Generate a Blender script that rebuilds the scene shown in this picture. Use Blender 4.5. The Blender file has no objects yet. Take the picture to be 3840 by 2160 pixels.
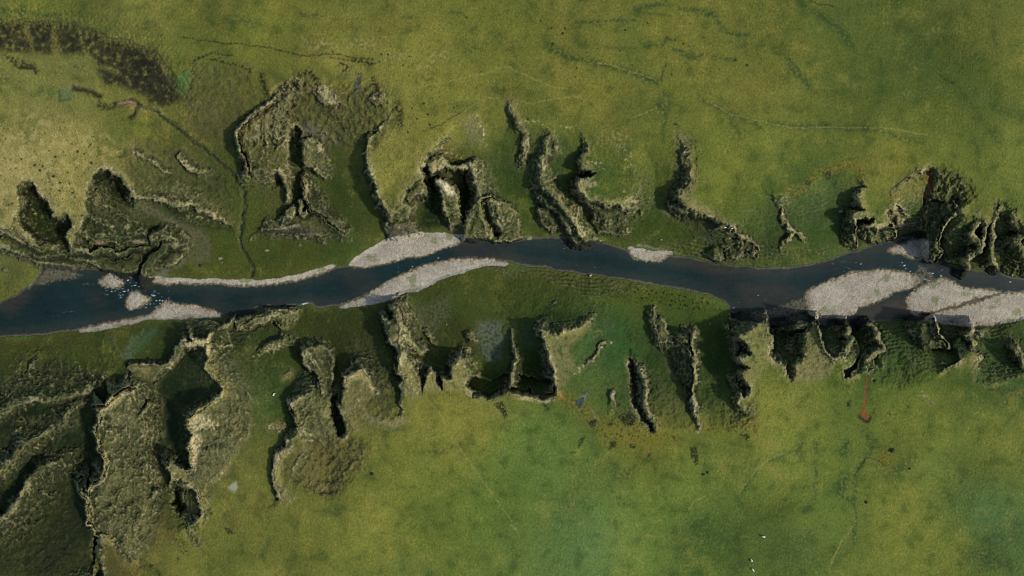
import bpy, bmesh, math, random
import numpy as np
from mathutils import Vector

rng = np.random.default_rng(7)
random.seed(7)
C = bpy.context.scene.collection

# ------------------------------------------------------------------ image frame
# Positions are image pixels traced on a 3840 x 2160 frame; Z = metres above the river.
CAM_H, PLATEAU = 363.0, 30.0
K = (36.0 / 24.0) * (CAM_H - PLATEAU) / 3840.0        # metres per image pixel at plateau level

def ground_xy(px, py, h):  # image pixel unprojected through the camera to height h
    s = K * (CAM_H - h) / (CAM_H - PLATEAU)
    return (px - 1920.0) * s, -(py - 1080.0) * s

S = 2576.0 / 960.0
def T(c, r, txt):                                     # points read on one of the 4 x 4 image tiles
    out = []
    for p in txt.split():
        x, y = p.split(',')
        out.append((c * 960 + float(x) / S, r * 540 + float(y) / S))
    return out
def F(txt):                                           # points read on the overview image (x,y,h)
    out = []
    for p in txt.split():
        v = [float(q) for q in p.split(',')]
        out.append((v[0] * 1.490683, v[1] * 1.490683) + tuple(v[2:]))
    return out

# ------------------------------------------------------------------ grid
def axis(lo, hi, step, far, g=1.07):
    mid = np.arange(lo, hi + step, step)
    a, d, left = lo, step, []
    while a > -far:
        d *= g; a -= d; left.append(a)
    b, d, right = mid[-1], step, []
    while b < far + hi:
        d *= g; b += d; right.append(b)
    return np.array(left[::-1] + list(mid) + right)
STEP = 2.5
ax = axis(-70, 3910, STEP, 30000)
ay = axis(-70, 2230, STEP, 30000)
PX, PY = np.meshgrid(ax, ay)
PX = PX.astype(np.float32); PY = PY.astype(np.float32)
NY, NX = PX.shape

# ------------------------------------------------------------------ noise and filters
def perlin(x, y, scale, seed):
    r = np.random.default_rng(seed)
    N = 256
    ang = r.uniform(0, 2 * np.pi, (N, N)).astype(np.float32)
    gx, gy = np.cos(ang), np.sin(ang)
    u = x / scale + 1000.37; v = y / scale + 1000.71
    iu = np.floor(u); iv = np.floor(v)
    fu = (u - iu).astype(np.float32); fv = (v - iv).astype(np.float32)
    iu = iu.astype(np.int32) & (N - 1); iv = iv.astype(np.int32) & (N - 1)
    iu1 = (iu + 1) & (N - 1); iv1 = (iv + 1) & (N - 1)
    su = fu * fu * fu * (fu * (fu * 6 - 15) + 10); sv = fv * fv * fv * (fv * (fv * 6 - 15) + 10)
    a = gx[iv, iu] * fu + gy[iv, iu] * fv
    b = gx[iv, iu1] * (fu - 1) + gy[iv, iu1] * fv
    c = gx[iv1, iu] * fu + gy[iv1, iu] * (fv - 1)
    d = gx[iv1, iu1] * (fu - 1) + gy[iv1, iu1] * (fv - 1)
    return ((a + su * (b - a)) * (1 - sv) + (c + su * (d - c)) * sv) * 1.5
def fbm(x, y, scale, seed, octv=4, gain=0.5):
    o = 0; amp = 1; tot = 0
    for i in range(octv):
        o = o + amp * perlin(x, y, scale / 2 ** i, seed + i * 13); tot += amp; amp *= gain
    return o / tot
def ridged(x, y, scale, seed, octv=3, gain=0.55):
    o = 0; amp = 1; tot = 0
    for i in range(octv):
        o = o + amp * (1 - np.abs(perlin(x, y, scale / 2 ** i, seed + i * 17)) * 2); tot += amp; amp *= gain
    return o / tot
def box1(a, r, axis_):
    a = np.moveaxis(a, axis_, 0)
    p = np.concatenate([np.repeat(a[:1], r + 1, 0), a, np.repeat(a[-1:], r, 0)], 0)
    c = np.cumsum(p, 0, dtype=np.float64)
    return np.moveaxis(((c[2 * r + 1:] - c[:-(2 * r + 1)]) / (2 * r + 1)).astype(np.float32), 0, axis_)
def blur(a, r):
    for _ in range(2):
        a = box1(a, r, 0); a = box1(a, r, 1)
    return a
def sstep(a, b, x):
    t = np.clip((x - a) / (b - a), 0, 1)
    return t * t * (3 - 2 * t)

# warped coordinates give every traced edge its ragged outline
WX = PX + 7.0 * perlin(PX, PY, 46, 1) + 5.0 * perlin(PX, PY, 19, 2) + 3.0 * perlin(PX, PY, 9, 3)
WY = PY + 7.0 * perlin(PX, PY, 46, 4) + 5.0 * perlin(PX, PY, 19, 5) + 3.0 * perlin(PX, PY, 9, 6)
# gentler warp for banks and soft patches
VX = PX + 5.0 * perlin(PX, PY, 60, 8) + 2.5 * perlin(PX, PY, 14, 9)
VY = PY + 5.0 * perlin(PX, PY, 60, 10) + 2.5 * perlin(PX, PY, 14, 11)

def window(pts, m):
    xs = [p[0] for p in pts]; ys = [p[1] for p in pts]
    i0 = max(0, np.searchsorted(ax, min(xs) - m) - 1); i1 = min(NX, np.searchsorted(ax, max(xs) + m) + 1)
    j0 = max(0, np.searchsorted(ay, min(ys) - m) - 1); j1 = min(NY, np.searchsorted(ay, max(ys) + m) + 1)
    return slice(j0, j1), slice(i0, i1)

def line_dist(x, y, pts, vals=None):
    """distance, direction to nearest point, and interpolated per-vertex value"""
    best = np.full(x.shape, 1e9, np.float32); bx = np.zeros_like(best); by = np.zeros_like(best); bv = np.zeros_like(best)
    for k in range(len(pts) - 1):
        (x0, y0), (x1, y1) = pts[k][:2], pts[k + 1][:2]
        dx, dy = x1 - x0, y1 - y0
        L = dx * dx + dy * dy + 1e-6
        t = np.clip(((x - x0) * dx + (y - y0) * dy) / L, 0, 1)
        ex = x - (x0 + t * dx); ey = y - (y0 + t * dy)
        d2 = ex * ex + ey * ey
        m = d2 < best
        best = np.where(m, d2, best); bx = np.where(m, ex, bx); by = np.where(m, ey, by)
        if vals is not None:
            bv = np.where(m, vals[k] + t * (vals[k + 1] - vals[k]), bv)
    d = np.sqrt(best)
    return d, bx / (d + 1e-4), by / (d + 1e-4), bv
def inside(x, y, pts):
    ins = np.zeros(x.shape, bool)
    n = len(pts)
    for k in range(n):
        (x0, y0), (x1, y1) = pts[k][:2], pts[(k + 1) % n][:2]
        if y0 == y1: continue
        c = ((y0 <= y) != (y1 <= y)) & (x < x0 + (y - y0) * (x1 - x0) / (y1 - y0))
        ins ^= c
    return ins
def sdist(x, y, pts):
    d, ux, uy, _ = line_dist(x, y, list(pts) + [pts[0]])
    return np.where(inside(x, y, pts), -d, d)
def idw(pts, x, y, p=3.0):
    num = 0; den = 0
    for q in pts:
        w = 1.0 / (((x - q[0]) ** 2 + (y - q[1]) ** 2 + 30.0 ** 2) ** (p / 2))
        num = num + w * q[2]; den = den + w
    return num / den

# ------------------------------------------------------------------ broad relief from estimated spot heights
SPOT = F("""0,760,1.5 100,700,2 300,690,1 450,690,2 640,690,2 800,670,2 900,640,2 980,600,3 1100,580,3 1300,590,3 1350,580,3 1450,600,2
1560,600,3 1700,620,4 1850,660,3 2000,650,2.5 2150,640,2.5 2250,600,3 2300,580,4 2420,660,2 2576,690,1 -200,760,1.5 2800,690,1
0,850,2 200,830,2 400,810,1.5 600,790,2 760,780,2 900,770,2 1050,720,1.5 1250,670,1.2 1400,700,2 1600,730,2 1750,750,2 1820,780,1.5
1900,800,0.5 2100,810,0.5 2250,810,2 2400,810,2 2576,810,1.5 -200,850,2 2800,810,1.5 0,800,0 600,740,0 1200,640,0 1700,690,0 2200,680,0 2500,740,0
600,600,5 560,450,14 480,360,20 400,300,24 420,420,19 500,500,13 380,560,8 500,600,5 450,540,9 330,480,14 300,440,16
100,500,14 150,580,7 100,620,6 60,560,12 900,350,20 900,450,13 920,540,7 880,590,4
700,420,17 700,520,9 750,580,5 780,460,10 650,580,6 850,250,25 700,250,27 650,480,12 640,380,20 850,520,7 1000,620,2
1085,500,6 1070,440,10 1100,560,3 1170,540,4 1150,430,10 1250,330,21 1270,420,15 1300,500,9 1330,560,5 1210,330,24 1330,400,16
1430,360,21 1430,430,14 1450,500,8 1470,560,4 1620,350,25 1620,430,17 1640,500,10 1640,570,6 1750,600,6 1680,470,13
1880,480,21 1900,560,12 1920,620,5 1850,430,27 2060,430,22 2050,500,13 2060,570,6 2000,480,18 2000,600,5 1980,420,26
2280,500,16 2270,560,6 2260,450,24 2400,530,16 2390,600,9 2480,640,3 2440,500,22 2510,600,8 2500,540,19
150,870,4 350,860,5 300,950,7 180,1050,10 100,1150,7 200,1250,9 100,1350,14 230,1400,22 0,1250,10 0,1440,19 200,1130,6 0,1000,9 60,1050,10
430,980,5 410,1060,7 440,1150,8 450,1220,10 420,1320,19 470,930,6 455,1050,6 330,1000,7
560,880,10 600,1000,12 660,900,6 680,980,7 680,1080,11 640,1150,18 660,1250,26 560,1200,27 600,1300,29
800,850,5 850,850,6 850,950,9 860,1050,15 950,850,6 980,1000,12 830,1000,9 990,930,9 930,1030,22 870,1150,28 700,1150,18 760,1200,24
1100,820,4 1130,880,6 1250,850,4 1250,920,7 1250,960,10 1330,850,4 1340,940,7 1210,960,9 1100,900,8
1550,830,5 1580,900,9 1500,900,12 1570,1000,17 1650,950,12 1680,1050,20 1500,1050,25 1600,1080,26 1450,1000,26
1800,850,5 1790,950,9 1800,1020,14 1830,1090,24 1940,880,5 2060,880,4 2150,900,8 2170,960,13 2250,850,5 2260,930,11 2300,1000,18
2350,900,10 2480,900,7 2550,880,6 2500,960,14 2400,1000,21 2200,1000,19 2150,1050,24
0,0,37 300,30,38 600,60,36 1000,100,34 1500,100,32 2000,100,32 2500,100,33 2500,350,31 2200,330,30 1900,330,30 1300,220,30 1450,270,30 1600,270,30
150,350,29 30,400,29 250,350,28 200,220,28 330,270,26 100,140,31 300,180,31 400,150,37 500,200,32 600,200,31 800,150,33 1000,250,30 1000,350,30 1750,350,29
1750,420,29 1800,450,28 2150,420,29 2550,420,30 1100,330,30
1200,1100,30 1100,1040,30 1000,1200,31 900,1300,32 1500,1300,33 2000,1300,33 2000,1000,29 1950,950,29 2300,1150,31 2500,1050,26 2500,1250,32 600,1440,33
800,1440,33 1700,1180,30 1400,1120,30 1300,1060,30 2080,950,28 2050,1050,30 1900,1150,31 350,1420,29 420,1420,31 2576,1440,34
0,-500,40 1300,-500,38 2600,-500,38 0,1900,36 1300,1900,38 2600,1900,38 -700,300,34 3300,300,32 -700,1300,26 3300,1200,32""")
cx = np.arange(-700, 4560, 20.0); cy = np.arange(-700, 2880, 20.0)
CX, CY = np.meshgrid(cx, cy)
def coarse_to_grid(A, sl=None):
    x = PX if sl is None else PX[sl]; y = PY if sl is None else PY[sl]
    u = np.clip((x - cx[0]) / 20.0, 0, len(cx) - 1.001); v = np.clip((y - cy[0]) / 20.0, 0, len(cy) - 1.001)
    iu = u.astype(np.int32); iv = v.astype(np.int32); fu = u - iu; fv = v - iv
    return ((A[iv, iu] * (1 - fu) + A[iv, iu + 1] * fu) * (1 - fv) + (A[iv + 1, iu] * (1 - fu) + A[iv + 1, iu + 1] * fu) * fv).astype(np.float32)
base = idw(SPOT, CX, CY, 3.2).astype(np.float32)
base = blur(base, 2)
H = coarse_to_grid(base)
H = blur(H, 6)
H = H + 0.5 * fbm(PX, PY, 130, 20, 3) * sstep(3, 10, H)
OID = np.zeros(H.shape, np.int16)           # which named rock each spot belongs to
FLOOR = H.copy()

# ------------------------------------------------------------------ river
NORTH = T(0,2,"-3000,400 -900,250 0,145 120,85 260,0") + T(0,1,"300,1449 380,1330 440,1205 700,1235 900,1255 1100,1255 1260,1295 1400,1290 1480,1330 1560,1360 1640,1375 1750,1385 2000,1395 2300,1398 2576,1398") \
  + T(1,1,"0,1405 250,1385 500,1330 760,1250 950,1225 1100,1120 1300,1000 1500,940 1640,900 1800,920 2000,950 2100,950 2300,955 2400,985 2576,980") \
  + T(2,1,"0,968 90,950 300,938 500,935 640,1000 740,988 800,960 960,1000 1100,1040 1250,1085 1500,1115 1700,1125 1900,1160 2000,1190 2200,1220 2400,1230 2576,1240") \
  + T(3,1,"0,1245 300,1225 500,1190 700,1130 900,1070 1050,1010 1200,970 1350,910 1500,880 1600,880 1650,1180 1720,1150 1790,1190 1900,1250 2020,1265 2300,1275 2340,1250 2360,1300 2450,1340 2576,1350 3500,1449 6000,1800")
SOUTH = T(0,2,"-3000,800 -900,560 0,490 200,490 450,475 700,440 900,405 1100,370 1350,325 1500,290 1700,280 1850,290 1960,270 2200,275 2300,285 2576,270") \
  + T(1,2,"0,205 150,195 300,195 450,180 530,162 620,200 750,190 870,180 1000,150 1300,100 1500,10") \
  + T(1,1,"1620,1449 1750,1380 1900,1310 2100,1250 2300,1195 2450,1185 2576,1200") + T(2,1,"0,1210 300,1245 700,1310 1000,1350 1300,1400 1600,1440") \
  + T(2,2,"1650,5 1800,35 2000,80 2130,140 2190,200 2205,290 2300,330 2576,360") \
  + T(3,2,"0,390 100,400 480,340 560,420 650,380 810,380 870,450 930,380 1000,345 1060,350 1200,330 1420,320 1600,320 1850,345 2050,365 2300,350 2450,310 2576,280 3500,200 6000,500")
RIVER = NORTH + SOUTH[::-1]
rd = sdist(VX, VY, RIVER)                   # <0 in the water
rdm = rd * K
bed = np.where(rd < 0, -np.clip(-rdm * 0.28, 0, 1.4) - 0.06, 0.10 + 0.10 * rdm)
land = sstep(0, 90, rd)
H = np.where(rd < 0, bed, np.minimum(H, 0.25 + 0.35 * np.maximum(rdm, 0)) * (1 - land) + H * land).astype(np.float32)
FLOOR = H.copy()

BARS = [
 ("pale grey gravel bar between the north bank and the river, below the pinnacle cleft", T(1,1,"960,1222 1050,1120 1200,1020 1350,965 1640,920 1800,910 1950,880 2080,930 2080,970 1980,1010 1800,1070 1650,1120 1500,1130 1400,1170 1150,1232")),
 ("long curved gravel bank on the inside of the river bend", T(1,2,"870,180 1050,110") + T(1,1,"1250,1449 1400,1360 1600,1270 1800,1210 2000,1170 2200,1155 2400,1168 2520,1195 2450,1240 2250,1290 2050,1330 1850,1400 1700,1449") + T(1,2,"1560,30 1400,110 1000,170")),
 ("largest pale gravel bar in mid river near the right edge", T(3,1,"1210,1280 1330,1290 1550,1340 1530,1390 1400,1449") + T(3,2,"1250,40 1100,130 900,190 860,260 760,288 500,288 420,240 370,110 400,40") + T(3,1,"460,1449 650,1380 850,1310 1050,1290")),
 ("wedge of pale gravel between two channels at the right", T(3,1,"1550,1449 1640,1390 1740,1365 1850,1390 1940,1449") + T(3,2,"2100,20 2340,40 2100,90 1900,160 1700,220 1480,250 1420,210 1390,130 1440,70 1520,10")),
 ("long gravel beach along the south bank at the right edge", T(3,2,"2700,60 2450,50 2350,70 2150,130 1950,200 1700,260 1600,300 1850,345 2050,365 2300,340 2700,270")),
 ("small triangular gravel patch beside the dark rock fin at the right", T(3,1,"1215,1075 1300,1030 1400,1000 1460,970 1600,980 1600,1160 1450,1135 1350,1095")),
 ("narrow gravel strip along the north bank grass", T(0,1,"1560,1390 1600,1320 1690,1285 1850,1320 2000,1355 2300,1372 2576,1342") + T(1,1,"0,1345 300,1318 500,1268 760,1238 640,1295 400,1372 0,1415") + T(0,1,"2300,1400 1900,1392")),
 ("small stony shoal on the north side of the river bend", T(2,1,"1190,1050 1300,1045 1450,1088 1600,1110 1500,1160 1350,1165 1260,1150 1210,1110")),
 ("small gravel islet beside the rapids, upper one", T(0,1,"1100,1320 1240,1400 1200,1440 1050,1430 1010,1380")),
 ("small gravel islet beside the rapids, lower one", T(0,2,"1370,40 1500,110 1440,170 1300,210 1270,140 1310,70")),
 ("gravel spit on the south bank below the rapids", T(0,2,"1660,150 1900,180 2150,240 2200,270 1960,275 1850,292 1700,284 1500,292 1600,210")),
 ("thin gravel ledge along the south bank meadow", T(0,2,"820,425 1000,380 1150,352 1350,318 1500,290 1350,330 1150,366 1000,400")),
]
nb = fbm(PX, PY, 12, 31, 2)
barmask = np.zeros(H.shape, np.float32)
BID = np.zeros(H.shape, np.int16)
for i, (lab, pts) in enumerate(BARS):
    w = window(pts, 70)
    d = sdist(VX[w], VY[w], pts)
    hb = np.where(d < 0, np.clip(-d * 0.012, 0, .35) + 0.16, 0.16 - d * 0.036) + (0.15 + .07 * np.exp(-(d / 16) ** 2)) * nb[w]
    m = (hb > H[w]) & (d < 25) & (hb > -0.2) & (rd[w] < 14)
    H[w] = np.where(m, hb, H[w])
    bm_ = sstep(13, 6, d) * (rd[w] < 14)
    BID[w] = np.where((bm_ > 0.9) & (d < 5), i + 1, BID[w])
    barmask[w] = np.maximum(barmask[w], bm_)
# wet shoal with scattered stones (left) and below the right spurs
shoal = np.zeros(H.shape, np.float32)
for pts, up in ((T(0,1,"440,1215 720,1240 850,1300 880,1340 700,1400 560,1420 440,1449 290,1449"), .0),
            (T(3,2,"0,180 250,90 400,60 420,250 300,310 0,330 -200,250"), -.05), (T(0,2,"500,300 600,220 760,200 900,240 700,280"), -.12),
            (T(3,1,"1480,1180 1570,1170 1700,1300 1750,1400 1480,1420 1450,1300"), -.12), (T(0,1,"850,1340 1000,1380 1100,1440 900,1449 700,1449"), -.15)):
    w = window(pts, 60)
    d = sdist(VX[w], VY[w], pts)
    s = sstep(25, -25, d)
    shoal[w] = np.maximum(shoal[w], s)
    hs = -0.10 + up + 0.42 * fbm(PX[w], PY[w], 8, 33, 2)
    H[w] = np.where(rd[w] < 4, np.maximum(H[w], hs * s - 1.4 * (1 - s)), H[w])

# ------------------------------------------------------------------ crags: ridges, fins, walled blocks
NAMES = []          # (object name, label, category)
hn = fbm(PX, PY, 34, 41, 3)
hn2 = ridged(PX, PY, 26, 43, 3)
def put(w, hf, thing, lim=1.8, cap=None, own=False, near_=True):
    global H
    h0 = H[w]
    if cap is not None:                      # crests run flush into higher ground behind them
        hf = np.where(TABLE[w], np.minimum(hf, h0 + .35), hf)
        hf = np.where((OID[w] == thing) & (h0 > cap - 9), np.minimum(hf, h0 + 1.0), hf)
    k = 0.5
    m = np.maximum(h0, hf)
    H[w] = np.where(np.abs(h0 - hf) < k, m + (k - np.abs(h0 - hf)) ** 2 / (4 * k), m)
    if thing:
        up = ((hf > h0 - 1.2) & (hf > FLOOR[w] + lim) & near_) | (own & (H[w] > FLOOR[w] + 1.0))
        OID[w] = np.where(up, thing, OID[w])
    else:
        OID[w] = np.where(hf > h0 + 1.0, 0, OID[w])
def thing_id(t):
    if not t: return 0
    NAMES.append(t); return len(NAMES)
def lean(run, ux, uy, x, y):
    """cliffs seen from straight above the river bend: walls turned away are sheer, walls turned inwards show their face"""
    rdot = (x - 1920.0) * ux + (y - 1080.0) * uy
    return np.maximum(np.maximum(run - 0.055 * np.maximum(rdot, 0), 10), 0.045 * np.maximum(-rdot, 0))
def ridge(t, pts, h, hw, wd, rag=1.0):
    """crest line; h = heights along it, hw = half width of the top, wd = (E,N,W,S) run for a 25 m fall"""
    if t is None: return None
    if isinstance(t, tuple): t = thing_id(t)
    n = len(pts)
    hs = np.interp(np.linspace(0, 1, n), np.linspace(0, 1, len(h)), h)
    w = window(pts, max(wd) * 2.1 + 25)
    d, ux, uy, hv = line_dist(WX[w], WY[w], pts, hs)
    wE, wN, wW, wS = wd
    we = wE * np.maximum(ux, 0) ** 2 + wW * np.maximum(-ux, 0) ** 2 + wS * np.maximum(uy, 0) ** 2 + wN * np.maximum(-uy, 0) ** 2
    dd = np.maximum(d - hw, 0) / lean(we, ux, uy, WX[w], WY[w])
    hf = hv - (np.maximum(hv - FLOOR[w], 2) * 1.05 + .6) * (1 - np.exp(-2.3 * dd)) - np.minimum(d, hw) / max(hw, 1) * 0.5
    wall = sstep(0.02, .3, dd)
    hf = hf + rag * sstep(1.5, .5, dd) * (.75 * hn[w] + wall * (.6 * hn2[w] - .3))
    hf = np.where(rd[w] < 3, hf - 16 * np.maximum(dd - .3, 0), hf)
    put(w, np.where(dd > 2.0, -99, hf), t, cap=hv, near_=dd < .8)
    return t
def block(t, pts, h, wd, dome=0.0, rag=1.0):
    """walled block: h = number or [(x,y,h)...] in image pixels; wd = (E,N,W,S) run for a 25 m fall"""
    if isinstance(t, tuple): t = thing_id(t)
    w = window(pts, max(wd) * 2.1 + 25)
    x, y = WX[w], WY[w]
    d, ux, uy, _ = line_dist(x, y, list(pts) + [pts[0]])
    ins = inside(x, y, pts)
    top = idw(h, x, y, 3.0) if isinstance(h, list) else h
    wE, wN, wW, wS = wd
    we = wE * np.maximum(ux, 0) ** 2 + wW * np.maximum(-ux, 0) ** 2 + wS * np.maximum(uy, 0) ** 2 + wN * np.maximum(-uy, 0) ** 2
    dd = np.where(ins, 0, d / lean(we, ux, uy, x, y))
    hf = top - (np.maximum(top - FLOOR[w], 2) * 1.05 + .6) * (1 - np.exp(-2.3 * dd)) - np.where(ins, (1.2 + dome) * np.clip(1 - d / 38, 0, 1) ** 2, 1.2 + dome)
    wall = sstep(0.02, .3, dd)
    hf = hf + rag * sstep(1.5, .5, dd) * (.6 * hn[w] + wall * (.6 * hn2[w] - .3))
    hf = np.where(rd[w] < 3, hf - 16 * np.maximum(dd - .3, 0), hf)
    put(w, np.where(dd > 2.0, -99, hf), t, cap=999.0, own=ins, near_=dd < .8)
    return t
def carve(pts, depth, wid, floor=None):
    global H
    w = window(pts, wid * 3)
    d, _, _, _ = line_dist(WX[w], WY[w], pts)
    if floor is None:
        H[w] = H[w] - depth * np.exp(-(d / wid) ** 2)
    else:
        hv = np.interp(np.linspace(0, 1, len(pts)), np.linspace(0, 1, len(floor)), floor)
        d, _, _, fv = line_dist(WX[w], WY[w], pts, hv)
        t = np.clip((d - wid) / 30.0, 0, 3)
        H[w] = np.minimum(H[w], fv + 25 * t)
def tx(c, r, txt):                                    # tile points carrying a height
    out = []
    for p in txt.split():
        x, y, h = [float(q) for q in p.split(',')]
        out.append((c * 960 + x / S, r * 540 + y / S, h))
    return out

TABLE = np.zeros(H.shape, bool)              # the flat plateau itself
def TW(c, r, txt):                                    # rim points: x,y[,run for a 25 m fall[,height]]
    out = []
    for p in txt.split():
        v = [float(q) for q in p.split(',')]
        out.append((c * 960 + v[0] / S, r * 540 + v[1] / S, v[2] if len(v) > 2 else 42.0, v[3] if len(v) > 3 else 29.0))
    return out
def plateau(rim, close, extra):
    global H
    pts = rim + close
    poly = [p[:2] for p in pts]
    dd = np.full(H.shape, 99.0, np.float32); soft = np.zeros(H.shape, np.float32)
    for k in range(len(rim) - 1):                     # fall from the nearest rim, in units of that rim's run
        w = window([rim[k], rim[k + 1]], 2.4 * max(rim[k][2], rim[k + 1][2]) + 60)
        dk, uk, vk, rk_ = line_dist(WX[w], WY[w], [rim[k][:2], rim[k + 1][:2]], [rim[k][2], rim[k + 1][2]])
        rk_ = rk_ * (1 + .25 * hn[w] * (rk_ < 120))
        rk_ = np.where(rk_ < 110, lean(rk_, uk, vk, PX[w], PY[w]), rk_)
        q = dk / np.maximum(rk_, 10)
        soft[w] = np.where(q < dd[w], sstep(80, 200, rk_), soft[w])
        dd[w] = np.minimum(dd[w], q)
    ins = np.zeros(H.shape, bool)
    for k in range(len(poly)):
        (x0, y0), (x1, y1) = poly[k], poly[(k + 1) % len(poly)]
        if y0 == y1: continue
        j = slice(max(0, np.searchsorted(ay, min(y0, y1) - 25)), min(NY, np.searchsorted(ay, max(y0, y1) + 25) + 1))
        ins[j] ^= ((y0 <= WY[j]) != (y1 <= WY[j])) & (WX[j] < x0 + (WY[j] - y0) * (x1 - x0) / (y1 - y0))
    TABLE[:] |= ins
    f = blur(idw([(p[0], p[1], p[3]) for p in rim] + extra, CX, CY, 3.0).astype(np.float32), 1)
    top = blur(coarse_to_grid(f), 5)
    dd = np.where(ins, 0, dd); soft = np.where(ins, 0, blur(soft, 3))
    fall = (np.maximum(top - FLOOR, 2) * 1.05 + .6) * (1 - np.exp(-2.2 * dd ** 1.3))
    hf = top - fall + .35 * fbm(PX, PY, 150, 61, 3) + sstep(.05, .35, dd) * sstep(1.3, .5, dd) * (1.0 * hn2 - .4) * (1 - soft)
    hf = np.where(soft > .05, np.minimum(hf, 1.05 * np.maximum(rdm, -20) + 99 * (1 - soft)), hf)
    hf = hf - .9 * soft * sstep(.6, 1.8, dd)
    hf = np.where((rd < 3) & (soft < .5), hf - 16 * np.maximum(dd - .3, 0), hf)
    hf = np.where(dd > 2.3, -99, hf)
    put((slice(None), slice(None)), hf, 0)
N_RIM = TW(0,1,"-3500,500,60 -50,845,40,27 90,852,40,27 150,700,40 178,550,40 142,430,40 190,382,40 270,367,30 345,392,26 385,480,26 440,545,26 500,595,26 490,625,26 540,670,26 528,715,30 590,728,36,27 650,700,40 705,730,36 728,790,30,27 715,835,28,26 680,875,28,25 668,930,28,23 690,1000,28,20 715,1042,30,18 735,1000,40,19 745,920,45,23 800,805,55,26 862,700,60,28 864,560,60 866,430,46 920,320,40 1000,238,30 1100,242,28 1150,302,28 1215,302,28 1265,375,28 1300,440,28,28 1330,535,30,27 1380,470,160,27 1420,300,260 1380,120,300") \
  + TW(0,0,"1330,1330,300 1350,1220,260 1480,1110,240 1650,1120,300 1900,960,320 2100,720,350 2400,740,350 2576,900,300") \
  + TW(1,0,"60,800,300,30 150,960,220,30 240,900,120,31 380,800,120,31 600,920,350,31 900,820,360,31 1200,820,320,30 1350,1000,150 1435,1050,44 1365,1140,40 1330,1200,40 1240,1280,38 1250,1320,38 1142,1360,36") \
  + TW(1,1,"1098,80,36 1130,250,38 1190,360,38 1222,450,38,28 1205,480,38,27 1255,570,38,25 1310,650,40,22 1345,740,46,18 1420,690,50,20 1470,600,50,22 1500,470,46,25 1600,360,40,27 1670,335,32,27 1650,240,32,28 1690,200,36,28 1705,95,50 1790,15,60 ") \
  + TW(1,0,"1950,1270,90 1985,1190,150 2100,1150,250 2230,1060,260 2400,1000,260 2500,990,200") + TW(2,0,"0,1045,120 30,1140,70 62,1232,60 110,1255,120 200,1228,220 290,1228,220 350,1262,140 385,1340,90 440,1312,260 520,1282,260 630,1258,240 690,1300,120 738,1400,60") \
  + TW(2,1,"750,0,46 742,90,40 690,185,38 702,240,38 790,270,38 860,292,38 800,340,38 690,345,32,28 655,400,32,27 680,470,34,26 760,550,40,25 830,560,50,24 930,600,50,24 1050,590,50,24 1110,632,50,23 1150,590,80,24 1200,540,100,25 1240,420,140,27 1205,270,180 1195,130,260 1190,-50,320") \
  + TW(2,0,"1250,1300,360 1500,1300,420 1650,1390,250 1750,1440,110") + TW(2,1,"1790,60,75 1800,250,75 1815,400,75 1730,470,60,28 1690,520,45,27 1720,620,45,26 1850,682,45,25 1950,705,45,24 2050,742,45,24 2110,792,50,23 2250,850,60,21 2220,740,200,24 2300,560,320,27 2420,400,420") \
  + TW(3,1,"-60,330,400 0,430,240 70,510,90,28 140,540,120,27 200,420,260 400,350,260 560,262,200 750,205,260 900,250,200 965,380,90 1000,432,60 950,447,38,28 915,500,32,28 910,580,32,28 960,630,36,27 990,652,36,26 880,685,30,25 857,750,32,24 890,776,34,24 960,742,34,25 1070,757,32,24 1075,800,34,23 1000,822,40,21 1100,842,40,20 1215,800,60,22 1210,650,60,25 1262,622,110,26 1330,480,160,28 1400,385,150 1500,278,110 1600,256,60 1720,240,260 1900,285,260 2050,420,320 2110,560,220 1950,640,80,28 1990,720,160,28 2130,700,140,28 2205,800,60,27 2285,780,60,27 2312,700,80,28 2335,565,150 2430,532,220 2540,600,220 2500,700,130,28 2560,800,110,27 2620,900,90,27 3500,700,60 6500,900,60")
N_CLOSE = [(60000, 800), (60000, -60000), (-60000, -60000), (-60000, 700)]
plateau(N_RIM, N_CLOSE, [q for q in SPOT if q[2] >= 29 and q[1] < 700])
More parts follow.
